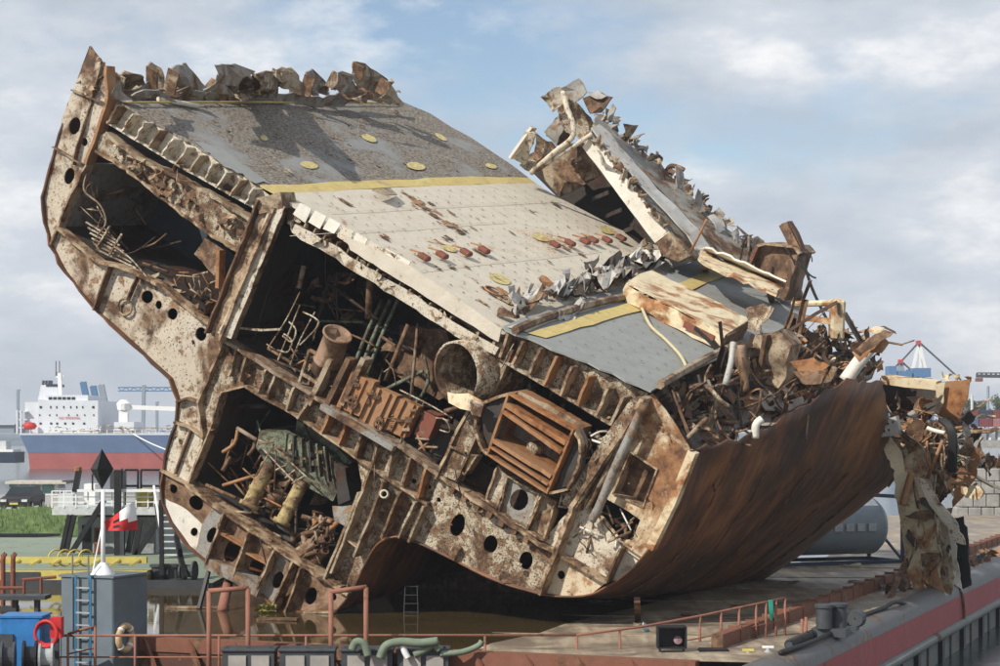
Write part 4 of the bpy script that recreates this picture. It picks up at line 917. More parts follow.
pipe_k('trailing_rope', [(640,303,.1),(650,325,.08),(666,340,.08),(680,355,.08),(686,366,.1)], .05, 'ropey')
for P in ([(635,296,.1),(600,302,.12),(545,318,.12),(515,330,.1)], [(660,385,.2),(700,362,.2),(735,345,.2)]):
    obj('torn_lip', *tubem(smoothpath([k2(h)(x, y) for x, y, h in P], 5), .12, 6), 'tan', WR)
# ---------------- wreckage heap at the right
def hd(x, y): return max(-.2, min(17, (x-660)/222*15.5+(440-y)*.035))
plate('tween_deck', [(652,396),(700,385),(760,378),(820,395),(812,400),(760,428),(695,450),(672,420)], 'greypaint', WR, 0, rag=.6) if False else None
def heap(x, y): return F(x, y, hd(x, y))
obj('tween_deck', *platem([(652,396),(690,372),(740,350),(790,345),(840,352),(878,360),(872,378),(812,402),(760,428),(695,452),(672,420)], (), lambda x, y: F(x, y, hd(x, y)+1.0), Vector((0,.5,-1)).normalized(), th=.1, step=10, rag=.8, warp=.2), 'greypaint', WR)
obj('tween_deck_sheet', *platem([(748,388),(775,375),(800,385),(815,398),(790,410),(765,408)], (), lambda x, y: F(x, y, hd(x, y)+.5), Vector((0,.5,-1)).normalized(), th=.05, rag=.8, warp=.1), 'silver', WR)
HP = [(655,394),(700,372),(742,350),(790,325),(815,322),(850,335),(884,334),(892,342),(880,366),(866,382),(845,380),(815,398),(765,424),(700,450),(672,425)]
def heapscrap(P, n, mats, s0, s1, off=(-.6, .8), name='wreckage_plate'):
    xs = [p[0] for p in P]; ys = [p[1] for p in P]; k = 0
    while k < n:
        x, y = R.uniform(min(xs), max(xs)), R.uniform(min(ys), max(ys))
        if not inpoly(x, y, P): continue
        k += 1; obj(name, *scrapm(F(x, y, hd(x, y)+R.uniform(*off)), R.uniform(s0, s1), curl=.9), R.choice(mats), WR)
def heappipe(P, n, mats, r0, r1, l0, l1):
    xs = [p[0] for p in P]; ys = [p[1] for p in P]; k = 0
    while k < n:
        x, y = R.uniform(min(xs), max(xs)), R.uniform(min(ys), max(ys))
        if not inpoly(x, y, P): continue
        an = R.choice((-.9, -.6, .5, 1.2, -1.2))+R.gauss(0, .4); l = R.uniform(l0, l1); d = hd(x, y)-R.uniform(.2, .9)
        pts = [(x, y, d)]
        for j in range(3):
            an += R.gauss(0, .22); x += math.cos(an)*l/3; y += math.sin(an)*l/3; pts.append((x, y, d+R.uniform(-.3, .3)))
        k += 1; pipe('twisted_pipe', pts, R.uniform(r0, r1), R.choice(mats), WR, seg=6, sm=3)
MX = ('rust','brownplate','tan','orange','dark','cream','greypaint','dark','rust')
heapscrap(HP, 130, MX, .2, .75)
def heapbeam(P, n, mats, off=(-.9, .5)):
    xs = [p[0] for p in P]; ys = [p[1] for p in P]; k = 0
    while k < n:
        x, y = R.uniform(min(xs), max(xs)), R.uniform(min(ys), max(ys))
        if not inpoly(x, y, P): continue
        k += 1; c = F(x, y, hd(x, y)+R.uniform(*off)); d = Vector((R.gauss(0, 1), R.gauss(0, .6), R.gauss(.2, .6))).normalized(); l = R.uniform(.4, 1.5); w = R.uniform(.06, .16); s = d.orthogonal().normalized(); q = c+d*l; q2 = q+(d+Vector((R.gauss(0,.6), R.gauss(0,.6), R.gauss(0,.6)))).normalized()*l*.5
        obj('twisted_angle_bar', *joinm(barm(c, q, .02, w, s), barm(c+s.cross(d)*w/2+s*w/2, q+s.cross(d)*w/2+s*w/2, w, .02, s), barm(q, q2, .02, w, s)), R.choice(mats), WR)
heapbeam(HP, 60, ('rust','tan','orange','rust','brownplate','greypaint','dark'))
heapbeam([(880,395),(935,405),(975,430),(975,470),(930,500),(895,440)], 34, ('rust','tan','orange','ivory','brownplate'))
heapscrap([(660,398),(735,352),(790,330),(800,345),(740,375),(690,405)], 46, ('dark','rust','brownplate','tan','rust'), .3, .8, (-.3, .9))
heapscrap([(790,325),(850,330),(890,340),(880,365),(830,375),(795,365)], 44, ('orange','tan','rust','brownplate','dark','ivory'), .25, .8, (-1.2, .4))
heappipe(HP, 30, ('wire','tan','cream','rust','rust','orange'), .015, .045, 14, 46)
TR = plate('broken_trunk', [(752,335),(780,330),(792,345),(785,378),(778,388),(752,390),(745,368)], 'tan', WR, hd(765,360)-.6, th=.9, warp=.25, rag=1.2, grid=8, fr=1.2)
ribbon('trunk_rib', [(765,335),(756,388)], hd(765,360)-.85, hd(765,360)-.5, 'rust', TR, th=.12, rag=.5)
plate('broken_bracket', [(745,308),(758,304),(778,308),(772,318),(762,322),(766,334),(750,330)], 'cream', WR, hd(765,330)-1.2, warp=.4, rag=1.2, step=4, grid=6, fr=1.4)
plate('broken_trunk', [(722,352),(738,342),(745,372),(740,396),(724,382)], 'rust', WR, hd(730,370)-.3, th=.6, warp=.25, rag=1.2)
for P, r, mt in (([(733,343,3.5),(731,362,3.2),(725,385,3.0)], .085, 'silver'), ([(741,345,4),(743,370,4),(746,392,4)], .11, 'brownplate'), ([(755,438,3.5),(756,425,3.5),(762,419,3.6)], .11, 'white'), ([(872,345,11.0),(859,362,10.8),(845,381,10.6)], .21, 'white'), ([(686,440,.6),(700,425,.8),(707,419,1)], .07, 'tan'), ([(690,388,1.6),(705,385,1.6),(720,400,1.6),(728,406,1.8)], .06, 'cream'),
        ([(735,450,3),(737,430,3)], .035, 'cream'), ([(806,440,7),(808,415,7)], .03, 'wire')):
    pipe('twisted_pipe', P, r, mt, WR, seg=9)
# upright ivory post with arm
PO = obj('broken_post', *barm(F(838,299,15), F(836,340,15), .55, .45), 'ivory', WR)
bv = PO.modifiers.new('b', 'BEVEL'); bv.width = .08
obj('post_slot', *barm(F(838,303,14.75), F(839,314,14.75), .14, .1), 'dark', PO)
obj('post_arm', *tubem([F(834,303,15), F(792,304,15)], .1, 8), 'ivory', PO)
obj('post_arm', *barm(F(834,322,15), F(806,318,15), .3, .2), 'ivory', PO)
for P, dd, mt in (([(852,352),(868,338),(884,334),(892,342),(886,352),(872,352),(860,362)],9.5,'orange'), ([(856,350),(884,330),(893,333),(880,343),(862,356)],9,'brownplate'), ([(868,330),(876,326),(884,328),(880,334)],9,'ivory'), ([(788,362),(810,358),(828,366),(820,375),(800,376)],7,'orange'), ([(790,372),(826,370),(820,384),(800,384)],7,'brownplate')):
    plate('wreckage_plate', P, mt, WR, dd, th=.06, warp=.3, rag=1.0, step=5, grid=7, fr=1.0)
plate('slot_rail', [(811,404),(832,366),(838,368),(818,406)], 'tan', WR, 8.0, rag=.5)
# ---------------- hanging torn side and the far fragment
dH = 15.5
HS = plate('hanging_side_plate', [(876,440),(890,438),(902,445),(926,430),(934,446),(936,480),(934,510),(948,520),(955,560),(952,590),(945,604),(936,598),(925,582),(915,588),(908,560),(904,520),(900,480),(892,462)], 'ivory2', WR, dH, th=.08, warp=.15, rag=1.3, step=6, grid=9, fr=.7)
for P, dd, mt in (([(876,440),(888,437),(900,452),(906,480),(907,520),(916,560),(928,596),(920,598),(908,575),(902,540),(898,500),(895,470)],dH-.6,'ivory'), ([(902,450),(926,428),(930,452),(932,500),(912,500),(905,480)],dH-.3,'cream'),
        ([(916,475),(924,480),(958,525),(966,545),(955,542),(930,505)],dH-1.0,'cream2'), ([(953,518),(964,516),(968,535),(972,585),(960,590),(955,560)],dH-.2,'black'), ([(904,500),(930,490),(938,515),(940,560),(938,588),(922,582),(908,560)],dH-.55,'ivory'), ([(903,460),(926,436),(931,470),(932,500),(906,505)],dH-.55,'ivory2'),
        ([(926,560),(934,556),(944,595),(948,606),(940,604)],dH-.7,'orange'), ([(920,575),(932,570),(940,600),(934,596)],dH-.5,'ivory'), ([(948,530),(954,526),(962,590),(956,585)],dH-.5,'white'), ([(905,515),(930,510),(952,508),(950,516),(925,522)],dH-.8,'rust'),
        ([(900,435),(916,418),(926,424),(922,440),(906,450)],dH-.8,'rust'), ([(932,455),(945,448),(960,462),(958,485),(940,500),(934,490)],dH+.8,'brownplate'), ([(958,470),(972,455),(980,450),(976,475),(962,498),(952,508)],dH+.6,'orange'), ([(960,450),(975,446),(982,456),(978,466),(965,466)],dH+.8,'orange'), ([(962,488),(975,486),(985,492),(978,500),(965,498)],dH+.6,'ivory')):
    plate('hanging_strip', P, mt, WR, dd, th=.05, warp=.12, rag=1.1, step=5, grid=8, fr=.9)
pipe('twisted_pipe', [(912,472,dH-1),(907,490,dH-1),(903,505,dH-1)], .12, 'orange', WR)
for k in range(12):
    x, y = R.uniform(906,950), R.uniform(440,590); pipe('twisted_pipe', [(x,y,dH-.8),(x+R.uniform(-4,6),y+R.uniform(10,20),dH-.9),(x+R.uniform(-8,10),y+R.uniform(25,45),dH-.7)], R.uniform(.015,.05), R.choice(('wire','orange','rust','cream')), WR, seg=5, sm=3)
scraps([(905,540),(952,530),(955,585),(944,606),(920,590)], 14, dH-.8, dH, ('tan','ivory','rust','orange','dark'), .25, .7, name='torn_stub', curl=.9)
scraps([(880,400),(935,400),(975,420),(975,470),(930,520),(890,440)], 60, dH-.6, dH+2, MX, .3, .9, name='wreckage_plate', curl=.9)
scraps([(955,420),(985,450),(990,470),(960,470)], 26, dH+1, dH+2.5, MX+('black',), .25, .7, name='wreckage_plate', curl=.9)
hold([(880,392),(940,400),(985,455),(960,510),(930,510),(895,440)], 36, dH-.8, dH+1.5, ('wire','tan','cream','orange','rust'), .02, .06, 14, 45, .8, 'twisted_pipe')
FR = plate('far_shell_fragment', [(937,383),(950,381),(971,379),(968,398),(960,418),(953,432),(944,424),(937,412)], 'orange', WR, dH+1, th=.06, warp=.15, rag=.6)
obj('fragment_beam', *joinm(ribbonm([(881,380),(905,383),(936,386)], dH+.8, dH+1.4, th=.28, rag=.4)), 'ivory', WR)
plate('fragment_wall', [(880,378),(905,381),(938,386),(939,404),(930,420),(884,412)], 'dark', WR, dH+2.4, rag=.5)
plate('fragment_end', [(936,384),(946,382),(944,402),(938,414)], 'ivory', WR, dH+.8, rag=1.0, warp=.15)
for x, y in ((944,378),(949,376),(958,380),(969,378)): obj('torn_stub', *scrapm(F(x,y,dH+1), .35, curl=.9), 'ivory', FR)
GB = plate('perforated_box', [(872,424),(896,416),(900,430),(898,435),(874,438)], 'silver', WR, dH-1.2, [ell(x_,y_,1.3,1.5) for x_, y_ in ((878,427),(883,426),(888,424),(893,422),(878,433),(884,431),(889,430))], th=.3, rag=.2, grid=8)
for k in range(4): pipe('black_hose', [(940+k*1.5,420,dH-.8),(948+k*1.6,428,dH-1),(951+k*1.4,445,dH-1),(950+k*1.5,472,dH-.8)], .08, 'cable', WR)
pipe('twisted_pipe', [(927,428,dH-1),(935,431,dH-1),(945,433,dH-1)], .07, 'white', WR)
plate('green_box', [(956,455),(961,452),(962,460),(957,462)], plain('green_plastic', (.05,.22,.08)), WR, dH+.4, th=.3, rag=.2)
# props and posts under the wreck
obj('prop_post', *barm(F(637,600,.6), ground(638,622), .16), 'rust', WR)
obj('prop_post', *tubem([F(229,580,.3), ground(222,611)], .15, 10), 'pinkrail', WR, smooth=True)
obj('prop_post', *barm(F(210,566,.1), ground(199,609), .1), 'black', WR)
# ================================================================== FOREGROUND EQUIPMENT
Z3 = Vector((0, 0, 1))
M['bluegrey'] = steel('blue_grey_block_paint', (.15, .19, .225), .04, .7, .12, rough=.5, bmp=.1)
M['blue'] = plain('bright_blue_paint', (.03, .17, .42), .45); M['ladderblue'] = plain('ladder_blue_paint', (.04, .17, .30), .5)
M['red'] = plain('signal_red', (.50, .03, .03), .5); M['whitep'] = plain('white_paint', (.78, .78, .76), .45, .08)
M['yel'] = plain('yellow_paint', (.56, .47, .12), .5, .15); M['grey'] = plain('mid_grey_paint', (.32, .34, .34), .55)
M['lgrey'] = plain('light_grey_paint', (.55, .57, .56), .55); M['dgrey'] = plain('dark_grey_steel', (.055, .06, .066), .5)
M['concrete'] = plain('concrete', (.34, .32, .29), .9, .3, 1.5); M['hose'] = plain('faded_green_hose', (.16, .20, .14), .7)
M['buoy'] = plain('aged_lifebuoy_foam', (.56, .40, .22), .8, .3, 8); M['navy'] = plain('dark_navy', (.025, .04, .07), .5)
M['glassd'] = plain('dark_glass', (.02, .03, .035), .1, .1, bmp=0); M['greendeck'] = steel('pale_green_deck', (.24, .30, .245), .2, 1, .3)
M['teal'] = plain('boat_blue', (.035, .10, .16), .4); M['glassg'] = plain('greenish_glass', (.10, .2, .18), .12, .2, bmp=0)
def leaf_mat(name, a, b_):
    m, t, b = base(name); n = tnoise(t, vec(t), 1.2, 6, .6)
    t.links.new(ramp(t, n, [(.3, a), (.7, b_)]), b.inputs['Base Color']); b.inputs['Roughness'].default_value = .8; return m
M['grass'] = leaf_mat('bank_grass', (.045, .085, .02), (.13, .19, .05)); M['leaf'] = leaf_mat('tree_leaves', (.03, .055, .018), (.08, .115, .035)); M['bark'] = plain('bark', (.07, .055, .04), .9)
FY = 47.0
# near platform in front of the dock
PL = thing('service_platform', at(350, 700, 44), 'rust red service platform with a plate front along the bottom edge', 'platform')
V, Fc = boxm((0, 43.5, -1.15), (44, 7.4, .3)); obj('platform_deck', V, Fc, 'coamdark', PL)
fa, fb_ = bpt(-44, -1.25), bpt(-1.2, -1.25)
fa = Vector((fa.x, fa.y, -.1)); fb_ = Vector((fb_.x, fb_.y, -.1))
obj('dock_sill', *barm(fa+Vector((0, 0, .06)), fb_+Vector((0, 0, .06)), .35, .34), 'coam', PL)
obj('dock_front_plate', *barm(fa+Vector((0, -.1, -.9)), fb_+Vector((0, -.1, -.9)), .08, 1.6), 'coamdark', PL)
dd = (fb_-fa).normalized()
for k in range(30):
    p = fa+dd*(5+k*1.25); obj('sill_bracket', *barm(p+Vector((.0, -.15, .18)), p+Vector((.45, -.75, -.75)), .08, .14), 'coam', PL)
for k in range(4):
    p = ground(488+k*32, 651, -.02); obj('sill_plate', *boxm(p+Vector((0, .1, .0)), (.85, .5, .05), .4), 'tan', PL)
def rails(name, label, segs, r=.024, mat='pinkrail', group=None):
    t = thing(name, segs[0][1][0], label, 'railing', group)
    for nm, P in segs: obj(nm, *tubem(P, r*(1.25 if nm != 'mid_rail' else .8), 8), mat, t, smooth=True)
    return t
def a3(x, y, Y=FY): return at(x, y, Y)
rails('platform_railing', 'long low salmon pink pipe railing running along the bottom of the view', [('top_rail', [a3(40,635.5), a3(330,635.5), a3(580,635)]), ('mid_rail', [a3(40,657), a3(300,657.5), a3(578,657)])]+[('post', [a3(x,y0), a3(x,690)]) for x, y0 in ((41,636),(53,641),(135,636),(219,636),(306,636),(394,636),(485,636),(577,634))])
rails('gate_rail', 'small sloping pink gate rail beside the blue ladder', [('top_rail', [a3(68,634,46.6), a3(80,630,46.6), a3(95,626.5,46.6)]), ('mid_rail', [a3(68,654,46.6), a3(95,648,46.6)]), ('post', [a3(68,634,46.6), a3(68,690,46.6)]), ('post', [a3(95,626,46.6), a3(95,690,46.6)])])
for x0, x1, y0, y1, lb in ((209,248,591,588,'tall pink pipe hoop nearest the grey flagpole block'), (331,366,592,587,'tall pink pipe hoop in front of the dark tunnel')):
    rails('pipe_hoop', lb, [('post', [a3(x0,y0,46.4), a3(x0,690,46.4)]), ('post', [a3(x1,y1,46.4), a3(x1,690,46.4)]), ('top_rail', [a3(x0-.6,y0,46.4), a3(x1+.6,y1,46.4)])], .046, group='tall pipe hoops')
# railing that climbs to the right along the deck
rp = [(577,635),(640,627),(700,616),(742,607),(785,598)]
def ry(x):
    for (xa, ya), (xb, yb) in zip(rp, rp[1:]):
        if xa <= x <= xb: return ya+(yb-ya)*(x-xa)/(xb-xa)
def rY(x): return 46.2+(x-577)/208*3.2
rails('deck_edge_railing', 'salmon pink railing rising towards the bollards at the barge corner', [('top_rail', [a3(x, ry(x), rY(x)) for x in (577,640,700,742,785)]), ('mid_rail', [a3(x, ry(x)+22, rY(x)) for x in (577,640,700,742,785)])]+[('post', [a3(x, ry(x), rY(x)), a3(x, ry(x)+45, rY(x))]) for x in (620,700,721,739,756,766,776,785)])
rails('deck_edge_railing', 'pair of thin bare rust posts standing left of the bollards', [('post', [a3(802,619,47.5), a3(802,656,47.5)]), ('post', [a3(806,617,47.9), a3(806,654,47.9)])], .03)
obj('green_rope_bundle', *joinm(*[tubem(smoothpath([a3(769+k,600,rY(771)-.06), a3(770+k*.8,610,rY(771)-.1), a3(771+k*.5,620-k,rY(771)-.06)], 4), .03, 5) for k in range(4)]), plain('green_rope', (.02, .22, .15), .8), label='green rope bundle hanging from the pink railing', cat='rope')
# black boxes along the platform
for i, (x0, x1, lb) in enumerate(((221,276,'black tank box with pale side panels nearest the lifebuoy block'), (278,336,'black tank box with pale side panels, second from the lifebuoy block'), (340,394,'black tank box with pale side panels below the tall hoop'), (396,450,'black tank box with pale side panels, farthest right by the hoses'))):
    a, b_ = a3(x0, 651, 45.6), a3(x1, 651, 45.6); w = b_.x-a.x
    t = thing('ballast_tank', Vector(((a.x+b_.x)/2, 45.9, -1.0)), lb, 'tank', 'black tank boxes on the platform')
    c = Vector(((a.x+b_.x)/2, 45.9, 0)); zt = a.z
    o = obj('tank_body', *boxm(c+Z3*(zt/2-.5), (w*.94, .7, zt+1.0)), 'dgrey', t)
    o = obj('tank_lid', *boxm(c+Z3*(zt+.02), (w, .8, .07)), 'dgrey', t); m_ = o.modifiers.new('b', 'BEVEL'); m_.width = .02
    for k in range(2): obj('side_panel', *boxm(c+Vector((w*(-.2+.42*k), -.37, zt-.35)), (w*.32, .04, .5)), 'concrete', t)
    for k in range(3): obj('lid_bolt', *boxm(c+Vector((w*(-.4+.4*k), -.3, zt+.08)), (.06, .06, .06)), 'dgrey', t)
# hoses
for i, (P, mt, r, lb) in enumerate((([(352,650),(356,642),(364,644),(368,656)],'hose',.09,'short green suction hose looping beside the tall hoop'), ([(380,658),(386,646),(400,642),(420,643),(438,641)],'hose',.10,'long faded green hose arching towards the dock sill'), ([(402,642),(404,650),(408,658)],'whitep',.075,'white hose end dangling among the green hoses'), ([(414,655),(428,648),(436,640),(434,644),(440,650)],'hose',.09,'kinked green hose at the right end of the hoses'), ([(440,654),(462,652),(478,646),(482,641)],'hose',.07,'thin grey green hose lying on the dock sill'))):
    obj('suction_hose', *tubem(smoothpath([a3(x, y, 45.3+.05*i) for x, y in P], 6), r, 8), mt, None, smooth=True, label=lb, cat='hose', group='hoses by the dock sill')
# grey block with flag, ladder and lifebuoy
bc = at(113, 578, 48.0); fr = Bs; dp = Bd
BK = thing('flagpole_block', Vector((bc.x, bc.y, -1.2)), 'tall blue grey steel block with a flag and an orange lifebuoy', 'block')
zt = bc.z; cx = bc-fr*.74+dp*.78; cx.z = 0
o = obj('block_body', *boxm(Vector((cx.x, cx.y, (zt-1.6)/2)), (1.48, 1.56, zt+1.6), ax=(fr, dp, Z3)), 'bluegrey', BK); m_ = o.modifiers.new('b', 'BEVEL'); m_.width = .03
obj('block_cap', *boxm(Vector((cx.x, cx.y, zt+.015)), (1.56, 1.64, .05), ax=(fr, dp, Z3)), 'bluegrey', BK)
a = bc-fr*1.48
obj('block_shoulder', *hexm([a+Z3*(-.3-a.z), a-fr*.75+Z3*(-.3-a.z), a-fr*.75+dp*1.5+Z3*(-.3-a.z), a+dp*1.5+Z3*(-.3-a.z), a+Z3*(.78-a.z), a-fr*.75+Z3*(.02-a.z), a-fr*.75+dp*1.5+Z3*(.02-a.z), a+dp*1.5+Z3*(.78-a.z)]), 'bluegrey', BK)
for k in (.35, .8): obj('panel_rib', *boxm(a+fr*k-dp*.02+Z3*(-.6), (.03, .03, 2.2*zt/1.6), ax=(fr, dp, Z3)), 'bluegrey', BK)
LA = thing('wall_ladder', Vector((bc.x-1, bc.y, -1)), 'blue steel ladder fixed to the grey flagpole block', 'ladder')
l0 = a+fr*.50-dp*.12; l1 = a+fr*.92-dp*.12
for p in (l0, l1): obj('side_rail', *barm(Vector((p.x, p.y, -1.1)), Vector((p.x, p.y, zt+.05)), .05, .05), 'ladderblue', LA)
obj('side_rail', *barm(Vector((l1.x, l1.y, zt+.03))+dp*.3, Vector((l1.x, l1.y, zt+.03)), .05), 'ladderblue', LA)
for k in range(9): obj('rung', *barm(Vector((l0.x, l0.y, zt-.25-k*.3)), Vector((l1.x, l1.y, zt-.25-k*.3)), .035), 'grey', LA)
lc = bc+fr*.07+dp*.42; lc.z = at(122, 638, lc.y).z
LB = thing('lifebuoy', lc-Z3*.36, 'aged orange lifebuoy hanging on the side of the grey block', 'lifebuoy')
obj('ring', *torusm(lc, fr, .29, .085, 28, 10), 'buoy', LB, smooth=True)
for k in range(4):
    q = math.pi/4+k*math.pi/2; p = lc+dp*(math.cos(q)*.29)+Z3*(math.sin(q)*.29); tdir = dp*(-math.sin(q))+Z3*math.cos(q)
    obj('band', *tubem([p-tdir*.03, p+tdir*.03], .095, 10), 'whitep', LB, smooth=True)
fpx = at(103, 572, 48.6); fp = Vector((fpx.x, fpx.y, zt+.04))
FPx = thing('flagpole', fp, 'white flagpole with a conical foot on the grey block', 'flagpole')
obj('pole', *tubem([fp, fp+Z3*2.05], .06, 10, r2=.045), 'whitep', FPx, smooth=True)
obj('foot', *lathem(fp, Z3, [(0, .30), (.02, .30), (.28, .08), (.3, .06)], 20), 'whitep', FPx, smooth=True)
for s_ in (-1,): obj('stay', *tubem([fp+Z3*1.3, fp+Vector((-.28, .1, 0))], .02, 6), 'whitep', FPx)
FL = thing('red_white_flag', fp+Z3*1.1, 'small red and white flag with dark bars blowing from the flagpole', 'flag')
def flagpt(u, v):                            # u away from the pole, v down
    p = at(104+31*u+2*v, 522-21*u+ (9+20*u)*v, 48.55); return p+Vector((0, .12*math.sin(u*6+v*2), 0))
V = [flagpt(i/8, j/6) for i in range(9) for j in range(7)]
g_ = lambda i, j: i*7+j
def fc(sel): return [(g_(i, j), g_(i+1, j), g_(i+1, j+1), g_(i, j+1)) for i in range(8) for j in range(6) if sel(i, j)]
wh = lambda i, j: i >= 4 and j <= 2+(i-4)*.6
bl = lambda i, j: 2 <= i <= 3 and j in (2, 4)
for nm, sel, mt in (('red_field', lambda i, j: not wh(i, j) and not bl(i, j), 'red'), ('white_field', lambda i, j: wh(i, j) and not bl(i, j), 'whitep'), ('dark_emblem', bl, 'black')): obj(nm, V, fc(sel), mt, FL, smooth=True)
# machinery in the left corner
bx0 = at(20, 634, 46); t = thing('blue_machine_box', Vector((bx0.x, 46, -.9)), 'bright blue machinery box in the lower left corner', 'machine')
o = obj('casing', *boxm(bx0+Vector((0, .5, -.35)), (.98, 1.0, 1.45)), 'blue', t); m_ = o.modifiers.new('b', 'BEVEL'); m_.width = .04
obj('side_hatch', *boxm(bx0+Vector((-.35, -.03, -.3)), (.4, .06, .6)), 'dgrey', t); obj('lid', *boxm(bx0+Vector((0, .5, .39)), (1.02, 1.04, .05)), 'blue', t)
p = at(55, 628, 46); t = thing('red_control_box', p-Z3*.9, 'red control box beside the bright blue machine', 'box'); obj('cabinet', *boxm(p+Vector((0, .2, -.0)), (.26, .3, .48)), 'red', t); obj('stand', *barm(p+Vector((0, .2, -.24)), p+Vector((0, .2, -1.1)), .1), 'dgrey', t)
obj('red_hose_coil', *joinm(*[torusm(at(46, 634, 45.9)+Vector((0, .04*k, 0)), (.4, 1, 0), .30-.02*k, .04, 22, 6) for k in range(3)]), 'red', None, smooth=True, label='red hose coiled between the blue box and the red box', cat='hose')
for x, mt, r, lb in ((8,'dgrey',.33,'dark mooring winch drum at the lower left corner'), (30,'black',.36,'black mooring winch drum between its two neighbours'), (46,'grey',.30,'grey mooring winch drum nearest the blue ladder')):
    p = at(x, 658, 45.2); t = thing('winch_drum', p-Z3*.4, lb, 'winch', 'winch drums in the corner')
    obj('drum', *lathem(p-Vector((.16, 0, 0)), (1, .15, 0), [(0, .02), (0, r*1.1), (.05, r*1.1), (.06, r*.72), (.26, r*.72), (.27, r*1.1), (.32, r*1.1), (.32, .02)], 20), mt, t, smooth=False); obj('bearing', *boxm(p-Z3*.4, (.3, .3, .5)), 'dgrey', t)
# bollards, fairlead, fender, valves
bb_ = ground(831, 642); zb = deckz(bb_)
t = thing('twin_bollard', bb_+Z3*zb, 'pair of dark steel mooring bollards on one base plate', 'bollard')
o = obj('base_plate', *boxm(bb_+Z3*(zb+.1), (.85, .55, .2), ax=(Bs, Bd, Z3)), 'dgrey', t)
for s_ in (-.18, .2): obj('post', *lathem(bb_+Bs*s_*.7+Bd*s_*1.1+Z3*(zb+.2), Z3, [(0, .2), (.5, .2), (.51, .24), (.58, .24), (.6, .2), (.6, .01)], 18), 'dgrey', t, smooth=False)
fl = ground(848, 636); t = thing('fairlead', fl+Z3*zb, 'black roller fairlead standing behind the twin bollards', 'fairlead')
obj('base_plate', *boxm(fl+Z3*(zb+.06), (.5, .4, .12), ax=(Bs, Bd, Z3)), 'dgrey', t)
for s_ in (-.2, .2): obj('horn', *lathem(fl+Bs*s_+Z3*(zb+.3)-Bd*.12, Bd, [(0, .02), (0, .2), (.28, .24), (.28, .02)], 14), 'dgrey', t)
obj('roller', *tubem([fl+Bs*-.2+Z3*(zb+.22), fl+Bs*.2+Z3*(zb+.22)], .12, 10), 'black', t)
p, q = ground(789, 657), ground(813, 646); p.z = q.z = zb+.12
t = thing('spiral_fender', p-Z3*.1, 'black spring coil lying on the deck near the bollards', 'coil')
n_ = 12; obj('core', *tubem([p, q], .09, 8), 'dgrey', t)
for k in range(n_): c_ = p.lerp(q, (k+.5)/n_); obj('winding', *torusm(c_, q-p, .11, .028, 12, 6), 'black', t, smooth=True)
for x, y, mt, lb in ((748,649,'yel','small deck valve with a yellow handle'), (768,646,'whitep','small deck valve with a white cap near the pink railing')):
    p = at(x, y, 45.6); t = thing('deck_valve', p-Z3*.5, lb, 'valve', 'deck valves'); obj('body', *lathem(p-Z3*.55, Z3, [(0, .13), (.1, .13), (.12, .08), (.3, .1), (.42, .1), (.45, .05), (.5, .04)], 12), 'grey', t, smooth=True); obj('handle', *barm(p-Vector((.13, 0, .02)), p+Vector((.13, 0, -.02)), .05), mt, t)
for x0, x1, y0, y1, lb, pn in ((658,686,627,648,'black open lamp box clamped to the pink railing',1), (700,728,650,672,'black box on the deck below the railing',0)):
    a, b_ = at(x0, y0, 45.9), at(x1, y1, 45.9); c_ = (a+b_)/2; w, h = b_.x-a.x, a.z-b_.z
    t = thing('black_equipment_box', Vector((c_.x, c_.y, b_.z)), lb, 'box'); obj('shell', *joinm(boxm(c_+Vector((-w/2, .15, 0)), (.04, .4, h)), boxm(c_+Vector((w/2, .15, 0)), (.04, .4, h)), boxm(c_+Vector((0, .15, h/2)), (w, .4, .04)), boxm(c_+Vector((0, .15, -h/2)), (w, .4, .04)), boxm(c_+Vector((0, .35, 0)), (w, .03, h))), 'black', t)
    if pn: obj('lamp', *lathem(c_+Vector((.15, .25, -.1)), (0, -1, .3), [(0, .07), (.08, .1), (.1, .01)], 12), plain('faded_pink_plastic', (.30, .17, .18)), t)
    for s_ in (-.3, .3): obj('leg', *barm(c_+Vector((w*s_*1.4, .1, -h/2)), c_+Vector((w*s_*1.4, .1, -h/2-.7)), .05), 'dgrey', t)
p = ground(646, 634); obj('litter_bag', *scrapm(p+Z3*.12, .32, .03, 1.2), plain('pale_blue_plastic', (.35, .52, .6), .5), label='pale blue crumpled bag lying on the deck', cat='bag')
obj('gunwale_cable', *tubem(smoothpath([p_r+Bs*(.35+.12*math.sin(v*.5))+Bd*v+Vector((0, 0, zr-p_r.z+.1)) for v in range(0, 16, 2)]+[F(936,620,14.2), F(943,600,14.6)], 5), .06, 7), 'cable', None, smooth=True, label='thick black cable lying along the gunwale of the barge', cat='cable')
obj('hanging_chain', *tubem(smoothpath([p_r+Bs*.3+Bd*v+Vector((0, 0, zr-p_r.z+.12)) for v in (21, 22, 22.5)]+[p_r+Bs*.75+Bd*23+Vector((0, 0, zr-p_r.z-.3)), p_r+Bs*.85+Bd*23+Vector((0, 0, zr-p_r.z-1.3))], 5), .05, 6), 'rust', None, label='rusty chain hanging down over the red barge side', cat='chain')
for k in range(60):
    v = R.uniform(17, 40); u = R.uniform(-1.2, -.2); obj('deck_rubble', *scrapm(bpt(u, v, .1), R.uniform(.2, .6), .03, .8), R.choice(('tan','rust','orange','dark')), BG)
